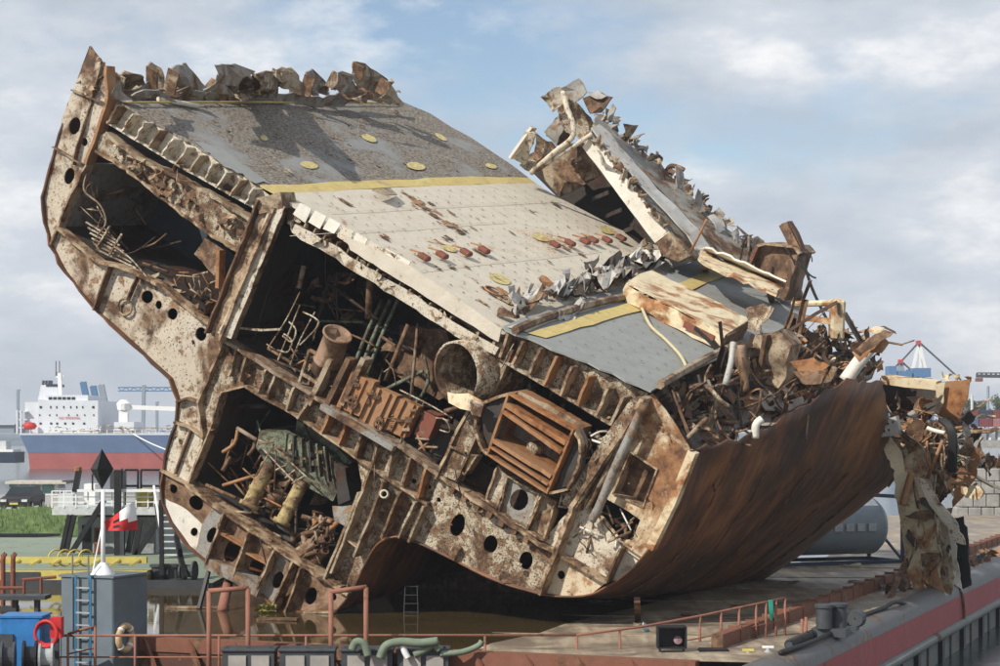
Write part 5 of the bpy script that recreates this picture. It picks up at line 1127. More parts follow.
# small aluminium ladder below the tunnel, floating debris
p0 = ground(411, 614); t = thing('step_ladder', p0, 'thin grey step ladder standing in the flooded dark tunnel', 'ladder')
for s_ in (-.2, .2): obj('side_rail', *tubem([p0+Vector((s_, 0, 0)), p0+Vector((s_*.85, .1, .8))], .013, 6), 'dgrey', t)
for k in range(4): obj('rung', *tubem([p0+Vector((-.2, .03*k, .05+.24*k)), p0+Vector((.2, .03*k, .05+.24*k))], .011, 6), 'dgrey', t)
for x0, x1, y, lb in ((168,228,608,'long dark plank floating beside the tilted props'), (258,298,620,'grey floating plank below the wreck'), (305,335,613,'short rust plank floating at the keel')):
    a, b_ = ground(x0, y), ground(x1, y+1); obj('floating_plank', *barm(a+Z3*.03, b_+Z3*.05, .25, .06), R.choice(('rust','dgrey','tan')), label=lb, cat='plank', group='floating planks')
obj('yellow_weed_clump', *joinm(*[scrapm(ground(265+R.uniform(-7,7), 613)+Z3*.12, .3, .01, .8) for k in range(12)]), plain('yellow_weed', (.22, .20, .05), .9), label='yellow green weed clump floating at the keel', cat='weed')
# tank container beyond the hull
tc0 = ground(866, 566); t = thing('tank_container', tc0+Z3*deckz(tc0), 'blue grey tank container in a steel frame behind the hull', 'tank')
tx = Vector((.93, .37, 0)); ty = Vector((-.37, .93, 0)); zc = deckz(tc0); M['tank'] = steel('dull_blue_tank', (.20, .245, .29), .12, .8, .2, rough=.4); M['tanktop'] = plain('white_tank_top', (.7, .7, .66), .5)
cc = tc0+Z3*(zc+1.42)-tx*1.3+ty*1.3
obj('tank', *lathem(cc-tx*2.9, tx, [(0, .02), (.05, .5), (.18, .9), (.4, 1.1), (5.2, 1.1), (5.45, .9), (5.6, .5), (5.65, .02)], 28), 'tank', t, smooth=True)
obj('pale_tank_top', *lathem(cc-tx*2.3+Z3*.03, tx, [(0, 1.0), (.05, 1.08), (4.5, 1.08), (4.55, 1.0)], 28), 'tanktop', t, smooth=True)  # white skin standing just proud along the top of the tank
for sx in (-3, 3):
    for sy in (-1.2, 1.2): obj('corner_post', *barm(cc+tx*sx+ty*sy-Z3*1.42, cc+tx*sx+ty*sy+Z3*1.2, .14), 'navy', t)
    for z_ in (-1.35, 1.15): obj('end_beam', *barm(cc+tx*sx-ty*1.2+Z3*z_, cc+tx*sx+ty*1.2+Z3*z_, .14), 'navy', t)
    obj('end_brace', *barm(cc+tx*sx-ty*1.2-Z3*1.3, cc+tx*sx+ty*1.2+Z3*.2, .08), 'navy', t)
for sy in (-1.2, 1.2): obj('bottom_rail', *barm(cc-tx*3+ty*sy-Z3*1.35, cc+tx*3+ty*sy-Z3*1.35, .14), 'navy', t)
for k in range(4): obj('data_plate', *boxm(cc+tx*(.2+.5*k)-ty*1.13+Z3*(.0), (.35, .02, .3), ax=(tx, ty, Z3)), 'grey', t)
lz = ground(890, 612); obj('lean_brace', *barm(ground(889,603)+Z3*.05, F(908,556,15.4), .14), 'rust', WR)
# ================================================================== LEFT BACKGROUND
zp = .15
PT = thing('work_pontoon', Vector((-24, 70, zp)), 'work pontoon with a pale green deck moored behind the wreck', 'pontoon')
obj('hull', *boxm((-26.5, 80, zp-1.1), (34, 28, 2.2)), 'greendeck', PT); obj('rubbing_strake', *barm((-43, 65.95, zp-.05), (-9.6, 65.95, zp-.05), .12, .3), 'dgrey', PT)
def L_(x, y, Y): return at(x, y, Y)
# raised deck house on the pontoon
Yh = 82
HSE = thing('pontoon_deckhouse', L_(115, 560, Yh), 'grey raised platform house with white railings on the pontoon', 'deckhouse')
def pxbox(x0, x1, y0, y1, Y, dY): a, b_ = L_(x0, y0, Y), L_(x1, y1, Y); return boxm(((a.x+b_.x)/2, Y+dY/2, (a.z+b_.z)/2), (abs(b_.x-a.x), dY, abs(a.z-b_.z)))
obj('house_wall', *pxbox(78,156,517,559,Yh,5), 'grey', HSE); obj('platform', *pxbox(52,164,507,515,Yh-1,7), 'lgrey', HSE)
obj('red_door', *pxbox(94,103,528,553,Yh-.05,.1), 'redlead', HSE); obj('door_pane', *pxbox(96,101,531,538,Yh-.1,.05), 'glassd', HSE); obj('dark_door', *pxbox(82,91,525,556,Yh-.05,.1), 'black', HSE)
for x in range(52, 166, 12): obj('rail_post', *barm(L_(x,508,Yh-1), L_(x,491,Yh-1), .05), 'whitep', HSE)
obj('top_beam', *pxbox(77,160,489.5,492,Yh-1.3,.4), 'whitep', HSE)
for y in (491, 497, 502): obj('rail', *barm(L_(52,y,Yh-1), L_(164,y,Yh-1), .04), 'whitep', HSE)
for a, b_ in (((62,552),(70,515)),((66,552),(74,515)),((72,552),(104,500)),((128,552),(135,515)),((133,560),(158,522)),((135,555),(140,520))): obj('leg_brace', *barm(L_(*a,Yh-1.2), L_(*b_,Yh-1.2), .2), 'black', HSE)
obj('mast_column', *pxbox(114,120,470,560,Yh-1.5,.3), 'black', HSE); obj('mast_column', *pxbox(120,124,515,560,Yh-1.5,.3), 'dgrey', HSE)
obj('winch_housing', *pxbox(110,122,471,490,Yh,1), 'dgrey', HSE); obj('winch_fin', *hexm([L_(119,490,Yh),L_(123,490,Yh),L_(123,490,Yh+.5),L_(119,490,Yh+.5),L_(121,469,Yh),L_(123,468,Yh),L_(123,468,Yh+.5),L_(121,469,Yh+.5)]), 'black', HSE)
for x0, x1 in ((125,138),(141,160)):
    obj('black_rail_frame', *joinm(*[tubem([L_(*a,Yh+1), L_(*b_,Yh+1)], .05, 6) for a, b_ in (((x0,470),(x1,470)),((x0,470),(x0,505)),((x1,470),(x1,505)),((x0,486),(x1,486)))]), 'black', HSE)
obj('yellow_drum', *lathem(L_(145,506,Yh-.5), Z3, [(0,.01),(0,.34),(.35,.36),(.7,.34),(.7,.01)], 16), 'yel', HSE, smooth=True)
obj('mooring_post', *barm(L_(75,492,Yh-1), L_(79,470,Yh-1), .22), 'black', HSE); obj('post_lamp', *lathem(L_(78,472,Yh-1), Z3, [(0,.05),(.05,.15),(.2,.15),(.25,.02)], 10), 'orange', HSE)
obj('deck_crate', *pxbox(58,73,494,508,Yh+1,1), 'lgrey', HSE); obj('deck_crate', *pxbox(84,95,484,507,Yh+2,1), 'whitep', HSE)
# black diamond day shape
DS = thing('diamond_day_shape', L_(102,489,Yh-1.3), 'black diamond day shape above the pontoon house', 'signal')
c_ = L_(102,469,Yh-1.3); hz, hx = 20*Yh/2000, 10.5*Yh/2000
obj('diamond', [c_+Z3*hz, c_-Z3*hz, c_+Vector((-hx,-.2,0)), c_+Vector((-.1,-hx,0)), c_+Vector((hx,.2,0)), c_+Vector((.1,hx,0))], [(0,2,3),(0,3,4),(0,4,5),(0,5,2),(1,3,2),(1,4,3),(1,5,4),(1,2,5)], 'black', DS)
obj('stay', *barm(L_(92.5,490,Yh-1.3), L_(92.5,474,Yh-1.3), .06), 'black', DS)
# stairway at the pontoon's end
STW = thing('steel_stairway', L_(172,575,Yh-3), 'grey steel stairway on the pontoon beside the wreck', 'stairs')
for x in (160, 177): obj('stringer', *barm(L_(x+4,572,Yh-4), L_(x-4,505,Yh-1), .12), 'dgrey', STW)
for k in range(10): obj('step', *boxm((L_(166,568-k*6.6,Yh-3.8+.3*k)+L_(172,568-k*6.6,Yh-3.8+.3*k))/2, (.75, .25, .05)), 'lgrey', STW)
for x in (158, 180): obj('hand_rail', *tubem([L_(x+4,540,Yh-4), L_(x-4,486,Yh-1)], .05, 6), 'whitep', STW)
for x, lb in ((160,'stout black mooring bollard on the pontoon, left of three'), (174,'stout black mooring bollard on the pontoon, middle of three'), (190,'black mooring drum lying on the pontoon, right of three')):
    p = L_(x, 580, 67.5); p.z = zp; t = thing('pontoon_bollard', p, lb, 'bollard', 'pontoon bollards')
    if x < 180: obj('post', *lathem(p, Z3, [(0,.42),(.05,.42),(.06,.3),(.42,.3),(.44,.36),(.52,.36),(.52,.01)], 16), 'dgrey', t)
    else: obj('post', *lathem(p+Vector((-.3,0,.3)), (1,-.2,0), [(0,.02),(0,.34),(.06,.34),(.1,.22),(.4,.22),(.44,.34),(.5,.34),(.5,.02)], 16), 'dgrey', t)
obj('pontoon_prop', *barm(L_(162,575,67), L_(161,500,67), .14), 'black', PT); obj('pontoon_prop', *barm(L_(185,578,67), L_(176,536,68), .16), 'black', PT)
# yellow gangway
Yg = 66.5; GW = thing('yellow_gangway', L_(70,592,Yg), 'long yellow gangway beam with round hoops lying on the pontoon', 'gangway')
obj('main_beam', *pxbox(-40,147,571,584,Yg,.9), 'yel', GW); obj('top_flange', *barm(L_(-40,560,Yg+.2), L_(147,560,Yg+.2), .2, .2), 'yel', GW)
for k in range(9): obj('truss_strut', *barm(L_(-30+20*k,566,Yg-.02), L_(-20+20*k,560,Yg+.1), .07), 'yel', GW)
for x in (56, 65, 75, 86): obj('safety_hoop', *torusm(L_(x,558,Yg+.6), (.8,-1,0), .27, .03, 20, 6), 'yel', GW, smooth=True)
obj('recess_shade', *pxbox(5,40,572,584,Yg-.03,.04), 'dgrey', GW); obj('recess_shade', *pxbox(60,110,573,580,Yg-.03,.04), plain('shaded_yellow', (.5,.36,.05)), GW)  # flat panels, the shade of recesses put into their darker colours
for x, lb in ((3,'brown standpipe at the left edge of the picture'), (13,'brown standpipe just right of the left edge')):
    p = L_(x, 600, 58); t = thing('brown_standpipe', Vector((p.x, p.y, 0)), lb, 'pipe', 'brown standpipes'); obj('pipe', *tubem(smoothpath([Vector((p.x, p.y, -.4)), L_(x,560,58), L_(x+1,555.5,58), L_(x+3,556,58)], 4), .07, 10), 'redlead', t, smooth=True); obj('foot', *boxm(Vector((p.x, p.y, .05)), (.3,.3,.1)), 'dgrey', t)
obj('dock_walkway', *joinm(pxbox(-30,45,596,600,56,.8), *[pxbox(x,x+4,600,640,56.2,.3) for x in (-10,12,34)]), 'dgrey', None, label='dark narrow walkway left of the grey block', cat='walkway')
obj('brown_fence_rail', *joinm(*[tubem([L_(*a,57), L_(*b_,57)], .05, 6) for a, b_ in (((22,580),(56,577)),((24,580),(24,598)),((41,578),(41,598)),((0,588),(24,588)))]), 'redlead', None, label='low brown pipe fence between standpipes and the block', cat='fence')
# grass bank, quay, car, boat
def strip(name, P, mat, **k):
    V = [Vector(p) for p in P]; return obj(name, V, [tuple(range(len(V)))], mat, **k)
bank = []; nx, ny = 60, 8
for i in range(nx+1):
    for j in range(ny+1):
        x = -48+52*i/nx; Y = 102+10*j/ny; z = -2.2+3.0*(j/ny)**.75+.16*noise.noise(Vector((x*.8, Y*.8, 0))); bank.append((x, Y, z))
obj('grass_bank', bank, [(i*(ny+1)+j, (i+1)*(ny+1)+j, (i+1)*(ny+1)+j+1, i*(ny+1)+j+1) for i in range(nx) for j in range(ny)], 'grass', kind='structure')
V, Fc = [], []
for k in range(9000):
    x, jf = R.uniform(-46, 2), R.random(); Y = 102+10*jf; z = -2.2+3.0*jf**.75; h = R.uniform(.15, .45); w = .03; dx, dy = R.gauss(0, .1), R.gauss(0, .1)
    n_ = len(V); V += [(x-w, Y, z), (x+w, Y, z), (x+dx, Y+dy, z+h)]; Fc.append((n_, n_+1, n_+2))
obj('grass_blades', V, Fc, 'grass', label='long green grass covering the bank', cat='grass', kind='stuff')
QZ = .35
obj('quay_ground', [(-60, 112, QZ), (4, 112, QZ), (4, 150, QZ), (-60, 150, QZ)], [(0,1,2,3)], 'concrete', kind='structure')
QW = thing('quay_barrier', (-28, 113, QZ-.8), 'pale grey slotted concrete barrier along the quay behind the grass', 'barrier')
for k in range(26):
    x = -40+k*1.35; obj('barrier_block', *boxm((x, 113, QZ-.15), (1.05, .4, .85)), 'lgrey', QW)
obj('barrier_base', *boxm((-24, 113.1, QZ-.75), (40, .4, .5)), 'lgrey', QW)
obj('barrier_cap', *boxm((-24, 113.05, QZ+.34), (40, .46, .12)), 'lgrey', QW)
# black car
cp = L_(14, 508, 118); cp.z = QZ
CAR = thing('black_car', cp, 'black car parked nose on at the left edge of the quay', 'car')
def carm(prof, w0, w1): # side profile (y, z, halfwidth)
    V = []; 
    for y, z, hw in prof: V += [cp+Vector((-hw, y, z)), cp+Vector((hw, y, z))]
    n_ = len(prof); Fc = [(2*i, 2*i+1, 2*((i+1) % n_)+1, 2*((i+1) % n_)) for i in range(n_)]+[tuple(2*i for i in range(n_))[::-1], tuple(2*i+1 for i in range(n_))]; return V, Fc
obj('body', *carm([(0,.3,.8),(-.05,.62,.86),(.1,.78,.86),(1.1,.92,.88),(4.2,.95,.88),(4.3,.5,.86),(4.2,.3,.8)],0,0), 'black', CAR, smooth=False)
obj('cabin', *carm([(1.1,.92,.82),(1.9,1.45,.62),(3.4,1.47,.62),(4.2,.95,.80)],0,0), 'black', CAR); obj('windscreen', *carm([(1.17,.96,.76),(1.82,1.41,.6),(1.84,1.41,.6),(1.2,.96,.76)],0,0), 'glassd', CAR)
for s_ in (-1, 1):
    obj('headlight', *boxm(cp+Vector((s_*.62, -.02, .68)), (.34, .1, .14)), 'lgrey', CAR)
    for y in (.8, 3.5):
        w_ = obj('wheel', *lathem(cp+Vector((s_*.72, y, .32)), (s_, 0, 0), [(0,.02),(0,.32),(.2,.32),(.2,.22),(.18,.02)], 18), 'cable', CAR); obj('rim', *lathem(cp+Vector((s_*.92, y, .32)), (s_, 0, 0), [(.0,.2),(.01,.02)], 12), 'lgrey', w_)
obj('number_plate', *boxm(cp+Vector((-.0, -.07, .5)), (.5, .03, .12)), 'yel', CAR); obj('grille', *boxm(cp+Vector((0, -.05, .62)), (.6, .06, .1)), 'dgrey', CAR)
# cabin boat behind the quay
bp = L_(42, 514, 150); BTt = thing('cabin_launch', bp, 'blue hulled launch with a long glazed cabin behind the quay', 'boat')
obj('hull', *pxbox(16,56,496,516,150,3), 'teal', BTt); obj('gunwale', *pxbox(15,58,494,496.5,149.7,3.5), 'whitep', BTt); obj('cabin_frame', *pxbox(9,58,484,494,150.2,2.5), 'lgrey', BTt); obj('roof', *pxbox(5,66,481.5,484,149.5,4), plain('beige_roof', (.5,.46,.38)), BTt); obj('visor', *pxbox(62,70,480.5,482,149.5,3), 'dgrey', BTt)
for x0, x1 in ((9,17),(19,29),(31,40),(42,54)): obj('cabin_window', *pxbox(x0,x1,485,493,150.1,.1), 'glassg', BTt)
obj('fore_deck', *pxbox(56,78,498,512,150,3), 'lgrey', BTt)
for x in (60, 66, 72, 77): obj('rail_post', *barm(L_(x,498,150), L_(x,489,150), .06), 'whitep', BTt)
obj('rail', *barm(L_(57,489,150), L_(78,489,150), .06), 'whitep', BTt)
sm = L_(8, 458, 300); t = thing('dark_launch', L_(8,462,300), 'small dark boat on the water at the far left edge', 'boat'); obj('hull', *pxbox(-6,15,452,463,300,6), 'navy', t); obj('deck_line', *pxbox(-6,13,449.5,452,300,5), 'whitep', t); obj('wheelhouse', *pxbox(-4,6,441,450,301,3), 'lgrey', t)
t = thing('timber_guide', L_(20,552,100), 'black beam barrier with a slanting prop in front of the grass', 'barrier'); obj('beam', *barm(L_(-10,537,100), L_(60,537,100), .25, .35), 'black', t); obj('lower_beam', *barm(L_(-10,551,100), L_(56,551,100), .2, .25), 'dgrey', t); obj('prop', *barm(L_(33,556,99.5), L_(50,538,99.5), .22), 'black', t); obj('post', *barm(L_(51,537,100), L_(51,560,100), .3), 'black', t)
# ---------------- tanker
Yt = 370; M['tblue'] = plain('tanker_blue', (.10, .15, .26), .6, .15, .3); M['tred'] = plain('tanker_red', (.36, .10, .09), .6, .2, .3); M['twhite'] = plain('tanker_white', (.62, .64, .67), .6, .06, .5)
def tb(x0, x1, y0, y1, dY=0, w=10): return pxbox(x0, x1, y0, y1, Yt+dY, w)
TK = thing('product_tanker', L_(150,469,Yt), 'blue and red tanker with a white bridge house moored in the harbour', 'ship')
def hullm(y0, y1, xl0, xl1, xr): # raked stern
    a = [L_(xl1,y1,Yt), L_(xr,y1,Yt), L_(xr,y1,Yt)+Vector((0,30,0)), L_(xl1,y1,Yt)+Vector((0,30,0)), L_(xl0,y0,Yt), L_(xr,y0,Yt), L_(xr,y0,Yt)+Vector((0,30,0)), L_(xl0,y0,Yt)+Vector((0,30,0))]; return hexm(a)
obj('red_boot', *hullm(453,470,28,30,560), 'tred', TK); obj('blue_topside', *hullm(435,453.2,20,28,560), 'tblue', TK); obj('deck_edge', *hullm(433.6,435,19,20,560), 'twhite', TK)
BR = obj('bridge_house', *tb(38,98,400.5,433,4,20), 'twhite', TK)
obj('bridge_wing', *tb(25,38.2,402,433,5,18), 'twhite', BR)
obj('wheelhouse', *tb(46,88,395,400.5,5,16), 'twhite', BR)
for k in range(6): obj('bridge_window', *tb(48.5+4.6*k,52+4.6*k,397,399.6,4.9,.3), 'glassd', BR)
for k, x in enumerate((39.5,50,56,63,70,76,82,92)): obj('porthole', *tb(x,x+(2.2 if k in (0,7) else 1.1),406,408.2,3.9,.3), 'glassd', BR)
for x in (39,49,56,68,76.5,84,93): obj('porthole', *tb(x,x+1.1,414.3,415.8,3.9,.3), 'glassd', BR)
for x in (39.5,50,56,64,72,83): obj('porthole', *tb(x,x+2,422.5,424.4,3.9,.3), 'glassd', BR)
# red warning lettering on the house front, too faint to carry more than its marks
fcv = bpy.data.curves.new('warning_lettering', 'FONT'); fcv.body = 'NO SMOKING'; fcv.size = .62; fcv.extrude = .01
fo = bpy.data.objects.new('lettering_source', fcv); COL.objects.link(fo); me_ = bpy.data.meshes.new_from_object(fo.evaluated_get(bpy.context.evaluated_depsgraph_get())); bpy.data.objects.remove(fo); fo = bpy.data.objects.new('warning_lettering', me_); fo['kind'] = 'stuff'; COL.objects.link(fo); fo.parent = BR; fo.location = L_(58.6,418.9,Yt+3.85)-wl(BR); fo.rotation_euler = (math.pi/2, 0, 0); me_.materials.clear(); me_.materials.append(M['red'])
FU = obj('funnel', *hexm([L_(38,400,Yt+8),L_(58,400,Yt+8),L_(58,400,Yt+14),L_(38,400,Yt+14),L_(41,385,Yt+8),L_(57,385,Yt+8),L_(57,385,Yt+14),L_(41,385,Yt+14)]), 'twhite', TK); obj('funnel_band', *tb(46,57.5,384,386.6,7.9,6), 'navy', FU)
for x in (43,46,49,51): obj('exhaust', *tubem([L_(x,385,Yt+10), L_(x+.5,380.5,Yt+10)], .25, 8), 'dgrey', FU)
obj('mast', *barm(L_(60.5,395,Yt+8), L_(59.5,373,Yt+8), .7), 'whitep', TK); obj('mast_yard', *barm(L_(56,377,Yt+8), L_(64,376,Yt+8), .3), 'whitep', TK)
for x, y in ((56,361),(59.5,361),(57,372)): obj('antenna', *barm(L_(x,376,Yt+8), L_(x,y,Yt+8), .14), 'dgrey', TK)
obj('lifeboat', *lathem(L_(23,426,Yt+3), (1,0,0), [(0,.05),(.3,.6),(1.2,.8),(2.2,.6),(2.6,.05)], 12), 'red', TK, smooth=True)
for k in range(3): obj('stern_gallery', *tb(16,27,411+8*k,412.3+8*k,4,8), 'twhite', TK)
for x in (17,21): obj('stern_post', *barm(L_(x,410,Yt+4), L_(x,434,Yt+4), .3), 'twhite', TK)
DH2 = obj('pump_house', *tb(114,134,422,432.6,3,10), 'twhite', TK)
CRN = obj('deck_crane', *barm(L_(124,424,Yt+5), L_(124,409,Yt+5), 1.6), 'whitep', TK); obj('crane_cab', *lathem(L_(124,410,Yt+5), Z3, [(0,.01),(0,1.2),(1.2,1.4),(1.9,.6),(1.9,.01)], 12), 'whitep', CRN); obj('crane_jib', *barm(L_(126,407,Yt+5), L_(190,409.5,Yt+5), .8, .8), 'whitep', CRN)
for k in range(70):
    x = R.uniform(44,178); y = R.uniform(425,432.5); w_ = R.uniform(.6,4); obj('deck_pipe', *tb(x,x+w_,y,y+R.uniform(.5,1.2),R.uniform(-.5,3),.4), R.choice(('yel','tan','whitep','redlead','lgrey','ypipe')), TK)
obj('deck_pipe_rack', *tb(60,185,430.6,431.4,2,.5), 'ypipe', TK); obj('deck_pipe_rack', *tb(100,185,427.6,428.2,3,.5), 'tan', TK)
for k in range(24): obj('rail_post', *barm(L_(30+7*k,433.6,Yt+.3), L_(30+7*k,429.5,Yt+.3), .1), 'whitep', TK)
obj('mooring_line', *tubem(smoothpath([L_(133,434,Yt-.3), L_(150,443,Yt-20), L_(172,452,Yt-40)], 5), .12, 6), 'whitep', None, label='pale mooring line slanting down from the blue tanker', cat='rope')
# far shore, cranes
M['far'] = plain('far_shore', (.13, .17, .20), .9, .2, .05); M['fblue'] = plain('far_crane_blue', (.075, .18, .34), .6); M['fgrey'] = plain('far_crane_grey', (.25, .30, .35), .7)
obj('far_shore', [(-600, 900, -2), (900, 900, -2), (900, 960, 1.2), (-600, 960, 1.2)], [(0,1,2,3)], 'far', kind='structure')
obj('far_shore_land', [(-600, 960, 1.2), (900, 960, 1.2), (900, 2500, 1.2), (-600, 2500, 1.2)], [(0,1,2,3)], 'far', kind='structure')
for i, (x, y, lb) in enumerate(((83,382,'blue harbour crane jib behind the tanker, nearest its bridge'), (93,386,'blue harbour crane jib behind the tanker, second from its bridge'), (101,385,'grey harbour crane jib behind the tanker, farthest from its bridge'))):
    Yc = 520; t = thing('jib_crane', L_(x+8,428,Yc), lb, 'crane', 'jib cranes behind the tanker'); mt = 'fblue' if i < 2 else 'fgrey'
    obj('jib', *barm(L_(x,y,Yc), L_(x+5,y+24,Yc), 1.0, 1.6), mt, t); obj('tower', *barm(L_(x+5,y+20,Yc), L_(x+6,430,Yc), 2.2), mt, t); obj('stay', *barm(L_(x-2,y+3,Yc), L_(x,y,Yc), .8), 'fgrey', t); obj('machinery', *pxbox(x+3,x+12,y+30,y+38,Yc,3), 'fblue', t)
t = thing('tower_crane', L_(143,430,600), 'far tower crane with a long level blue jib', 'crane')
obj('mast', *barm(L_(143,430,600), L_(144,385,600), 1.0), 'fgrey', t)
for y in (387.5, 391.0): obj('jib_chord', *barm(L_(118,y,600), L_(186,y,600), .35), 'fblue', t)
for k in range(17): obj('jib_lattice', *barm(L_(118+4*k,391 if k%2 else 387.5,600), L_(122+4*k,387.5 if k%2 else 391,600), .22), 'fblue', t)
for x, y, lb in ((18,391,'slim grey light mast at the tanker stern'), (157,403,'slim lamp mast right of the tower crane')):
    t = thing('light_mast', L_(x,432,560), lb, 'mast', 'far light masts'); obj('mast', *barm(L_(x,432,560), L_(x,y,560), .7), 'fgrey', t); obj('lamp_head', *pxbox(x-1.6,x+1.6,y-1.4,y,560,1), 'fgrey', t)
for x0, x1, y, lb in ((-5,14,425,'low grey harbour shed at the far left'), (178,215,424,'low harbour shed behind the tanker deck')):
    t = thing('harbour_shed', L_((x0+x1)/2,432,700), lb, 'shed', 'far harbour sheds'); obj('wall', *pxbox(x0,x1,y,433,700,20), 'fgrey', t); obj('roof', *pxbox(x0-.5,x1+.5,y-1,y,699,22), 'lgrey', t)
# ---------------- right background
Yk = 620
for i, (xc, yt, lb) in enumerate(((919,342,'large blue quay crane with a red topped A frame'), (901,361,'smaller blue quay crane left of the large one'))):
    t = thing('quay_crane', L_(xc,430,Yk), lb, 'crane', 'blue quay cranes'); s_ = 1 if i == 0 else .62; mt = 'whitep' if i == 0 else 'fgrey'
    for a in (-9, 9): obj('frame_leg', *barm(L_(xc+a*s_,yt+40*s_,Yk), L_(xc,yt,Yk), .9), mt, t)
    obj('frame_leg', *barm(L_(xc+2,yt+40*s_,Yk), L_(xc,yt,Yk), .8), mt, t)
    obj('apex', *pxbox(xc-2,xc+2,yt-1.5,yt+2.5,Yk-1,2), 'red', t)
    for a, b_ in (((xc,yt),(xc+42*s_,yt+38*s_)), ((xc,yt),(xc-20*s_,yt+22*s_))): obj('stay', *barm(L_(*a,Yk), L_(*b_,Yk), .5), 'dgrey', t)
    obj('machine_house', *pxbox(xc-8*s_,xc+5*s_,yt+27*s_,yt+36*s_,Yk,8), 'fblue', t); obj('portal', *barm(L_(xc-12*s_,388,Yk), L_(xc+14*s_,388,Yk), 2), 'fblue', t)
    for a in (-10, 12): obj('portal_leg', *barm(L_(xc+a*s_,388,Yk), L_(xc+a*s_,432,Yk), 1.5), 'fblue', t)
t = thing('crane_machinery', L_(905,432,Yk-20), 'cluster of blue crane machine houses above the torn fragment', 'crane')
for x0, x1, y0, y1 in ((889,897,366,384),(898,912,371,382),(914,931,368,377),(905,932,378,384)): obj('machine_house', *pxbox(x0,x1,y0,y1,Yk-20,6), 'fblue', t)
for x in (891,909,929): obj('support_leg', *barm(L_(x,380,Yk-20), L_(x,432,Yk-20), 1.2), 'fblue', t)
t = thing('ship_to_shore_boom', L_(990,432,500), 'dark lattice crane boom reaching in from the right edge', 'crane'); obj('boom', *barm(L_(976,376,500), L_(1060,377,500), .6, .8), 'dgrey', t)
for y in (373,): obj('top_chord', *barm(L_(977,y,500), L_(1060,y,500), .3), 'dgrey', t)
for k in range(18): obj('lattice_post', *barm(L_(977+4.7*k,373,500), L_(977+4.7*k,377,500), .4), 'dgrey', t)
obj('trolley', *pxbox(977,983,378,381.5,499,2), 'redlead', t); obj('leg', *barm(L_(1050,376,500), L_(1050,432,500), 1.5), 'dgrey', t)
for x, y, lb in ((972,395,'tall pale lamp post right of the torn brown fragment'), (988,386,'distant thin pylon near the right edge')):
    t = thing('lamp_post', L_(x,430,420), lb, 'lamp post'); obj('post', *tubem([L_(x,430,420), L_(x,y,420)], .3, 8), 'lgrey' if x < 980 else 'fgrey', t); obj('lamp_head', *pxbox(x-1.5,x+1.5,y-1,y,420,.8), 'lgrey', t)
# containers: countable boxes
cols = {'crust': (.20,.055,.05), 'cblue': (.10,.14,.24), 'cgrey': (.3,.32,.34), 'cnavy': (.04,.055,.09), 'cpink': (.36,.17,.16)}
for k_, c in cols.items(): M[k_] = plain('container_'+k_[1:], c, .6, .12, .8)
Yc = 380; rows = [(972,'cblue',2,'pale blue'),(972,'crust',3,'dark red'),(986,'crust',2,'dark red'),(986,'cnavy',3,'navy'),(1000,'cpink',2,'pink red'),(1000,'crust',3,'dark red'),(958,'cgrey',2,'grey'),(958,'cblue',3,'blue')]
for x, mt, lv, nm in rows:
    y1 = 436-lv*8.6+8; t = thing('shipping_container', L_(x,y1,Yc), f'{nm} shipping container, {"upper" if lv == 3 else "lower"} row, '+{958:'farthest left in the stack',972:'second column from the left',986:'third column from the left',1000:'at the right edge of the picture'}[x], 'container', 'containers on the far quay')
    obj('box', *pxbox(x-6.6,x+6.6,y1-8.2,y1,Yc,6), mt, t)
    for k in range(8): obj('corrugation', *pxbox(x-6+1.6*k,x-5.4+1.6*k,y1-7.6,y1-.6,Yc-.08,.1), mt, t)
t = thing('far_quay', L_(990,444,Yc), 'pale concrete far quay on columns below the containers', 'quay')
obj('quay_beam', *pxbox(950,1040,428,431,Yc-2,12), 'concrete', t); obj('quay_apron', *pxbox(950,1040,440,448,Yc-3,14), 'concrete', t)
for k in range(9): obj('quay_column', *pxbox(962+9*k,964+9*k,431,441,Yc-1,2), 'tanktop', t)
# concrete block wall
BWL = thing('block_wall', L_(985,520,130), 'stacked grey concrete block wall at the right edge', 'wall')
for r_ in range(4):
    for k in range(7):
        x = 956+13*k+(5 if r_ % 2 else 0); o = obj('concrete_block', *pxbox(x,x+12.3,520-r_*13-12.4,520-r_*13,130+R.uniform(0,.1),1.4), 'concrete', BWL); m_ = o.modifiers.new('b', 'BEVEL'); m_.width = .04
for k in range(50):
    x = R.uniform(956,1010); obj('rubble_piece', *scrapm(L_(x,468+R.uniform(-9,1),131), R.uniform(.3,1.1), .08, .8), R.choice(('tan','rust','dark','concrete','orange')), BWL)
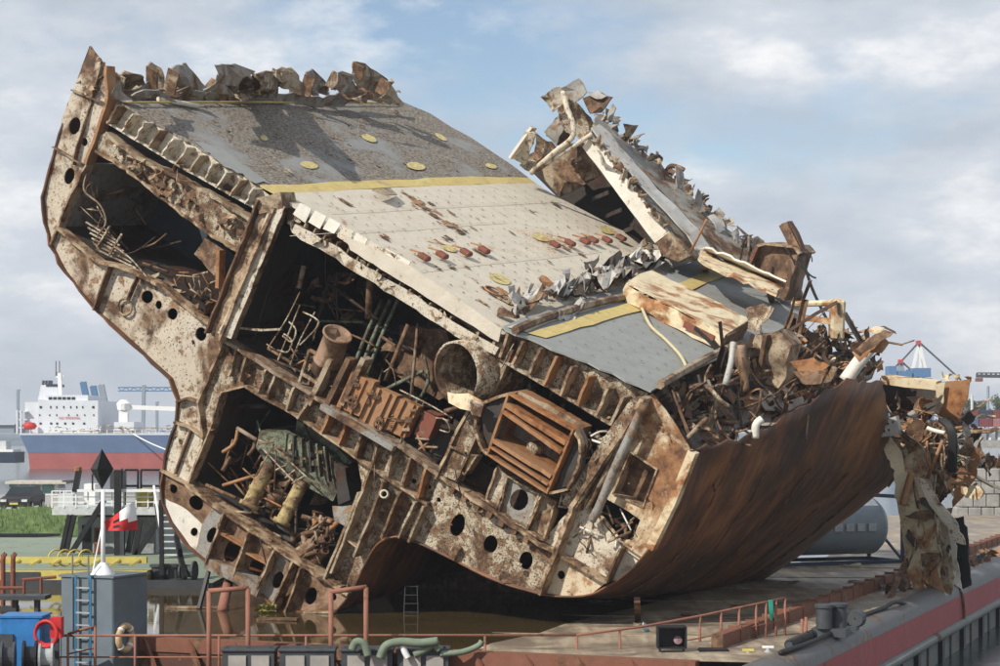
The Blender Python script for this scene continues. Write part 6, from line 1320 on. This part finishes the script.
# trees
def tree(x, yb, yt, wpx, Y, lb):
    b0 = L_(x, yb, Y); top = L_(x, yt, Y); h = top.z-b0.z; w = wpx*Y/2000
    t = thing('broadleaf_tree', b0, lb, 'tree', 'trees beyond the far quay')
    limbs = [tubem([b0, b0+Vector((0,0,h*.35)), b0+Vector((.1*w,0,h*.7))], .035*h, 7, r2=.012*h)]
    for k in range(6): an = k*1.05; limbs.append(tubem([b0+Z3*h*(.3+.06*k), b0+Vector((math.cos(an)*w*.32, math.sin(an)*w*.3, h*(.55+.06*k)))], .014*h, 5, r2=.005*h))
    obj('trunk', *joinm(*limbs), 'bark', t)
    V, Fc = [], []; cl = [(R.uniform(-.32,.32), R.uniform(-.32,.32), R.uniform(.32,.86), R.uniform(.12,.22)) for _ in range(26)]
    for cx_, cy_, cz_, cr in cl:
        for _ in range(110):
            v = Vector((R.gauss(0,1), R.gauss(0,1), R.gauss(0,1))).normalized()*(cr*R.random()**.4)
            p = b0+Vector(((cx_+v.x)*w, (cy_+v.y)*w, cz_*h+v.z*h*.75)); s_ = .035*w*R.uniform(.6,1.4)
            a = Vector((R.gauss(0,1), R.gauss(0,1), R.gauss(0,1))).normalized(); u = a.orthogonal().normalized()*s_; q = a.cross(u).normalized()*s_*.7
            n_ = len(V); V += [p-u, p+q, p+u, p-q]; Fc.append((n_, n_+1, n_+2, n_+3))
    obj('crown', V, Fc, 'leaf', t)
tree(907,432,402,24,560,'round green tree behind the torn brown fragment')
tree(921,432,397,22,575,'taller round tree right of the brown fragment') if False else None
tree(975,432,398,26,540,'bushy green tree above the containers')
tree(985,432,404,26,560,'low wide tree right of the bushy tree')
tree(1002,432,393,24,520,'tall dark tree at the right edge of the picture')
# thin harbour haze round everything
mh = bpy.data.materials.new('harbour_haze'); mh.use_nodes = True; t_ = mh.node_tree; t_.nodes.clear()
o_ = nn(t_, 'ShaderNodeOutputMaterial'); v_ = nn(t_, 'ShaderNodeVolumePrincipled'); v_.inputs['Density'].default_value = .00028; v_.inputs['Color'].default_value = (.93, .95, 1, 1); v_.inputs['Anisotropy'].default_value = .2
t_.links.new(v_.outputs[0], o_.inputs['Volume'])
V, Fc = boxm((100, 1240, 33), (1800, 2560, 74)); obj('haze', V, Fc, mh, kind='stuff', label='thin pale harbour haze', cat='haze')
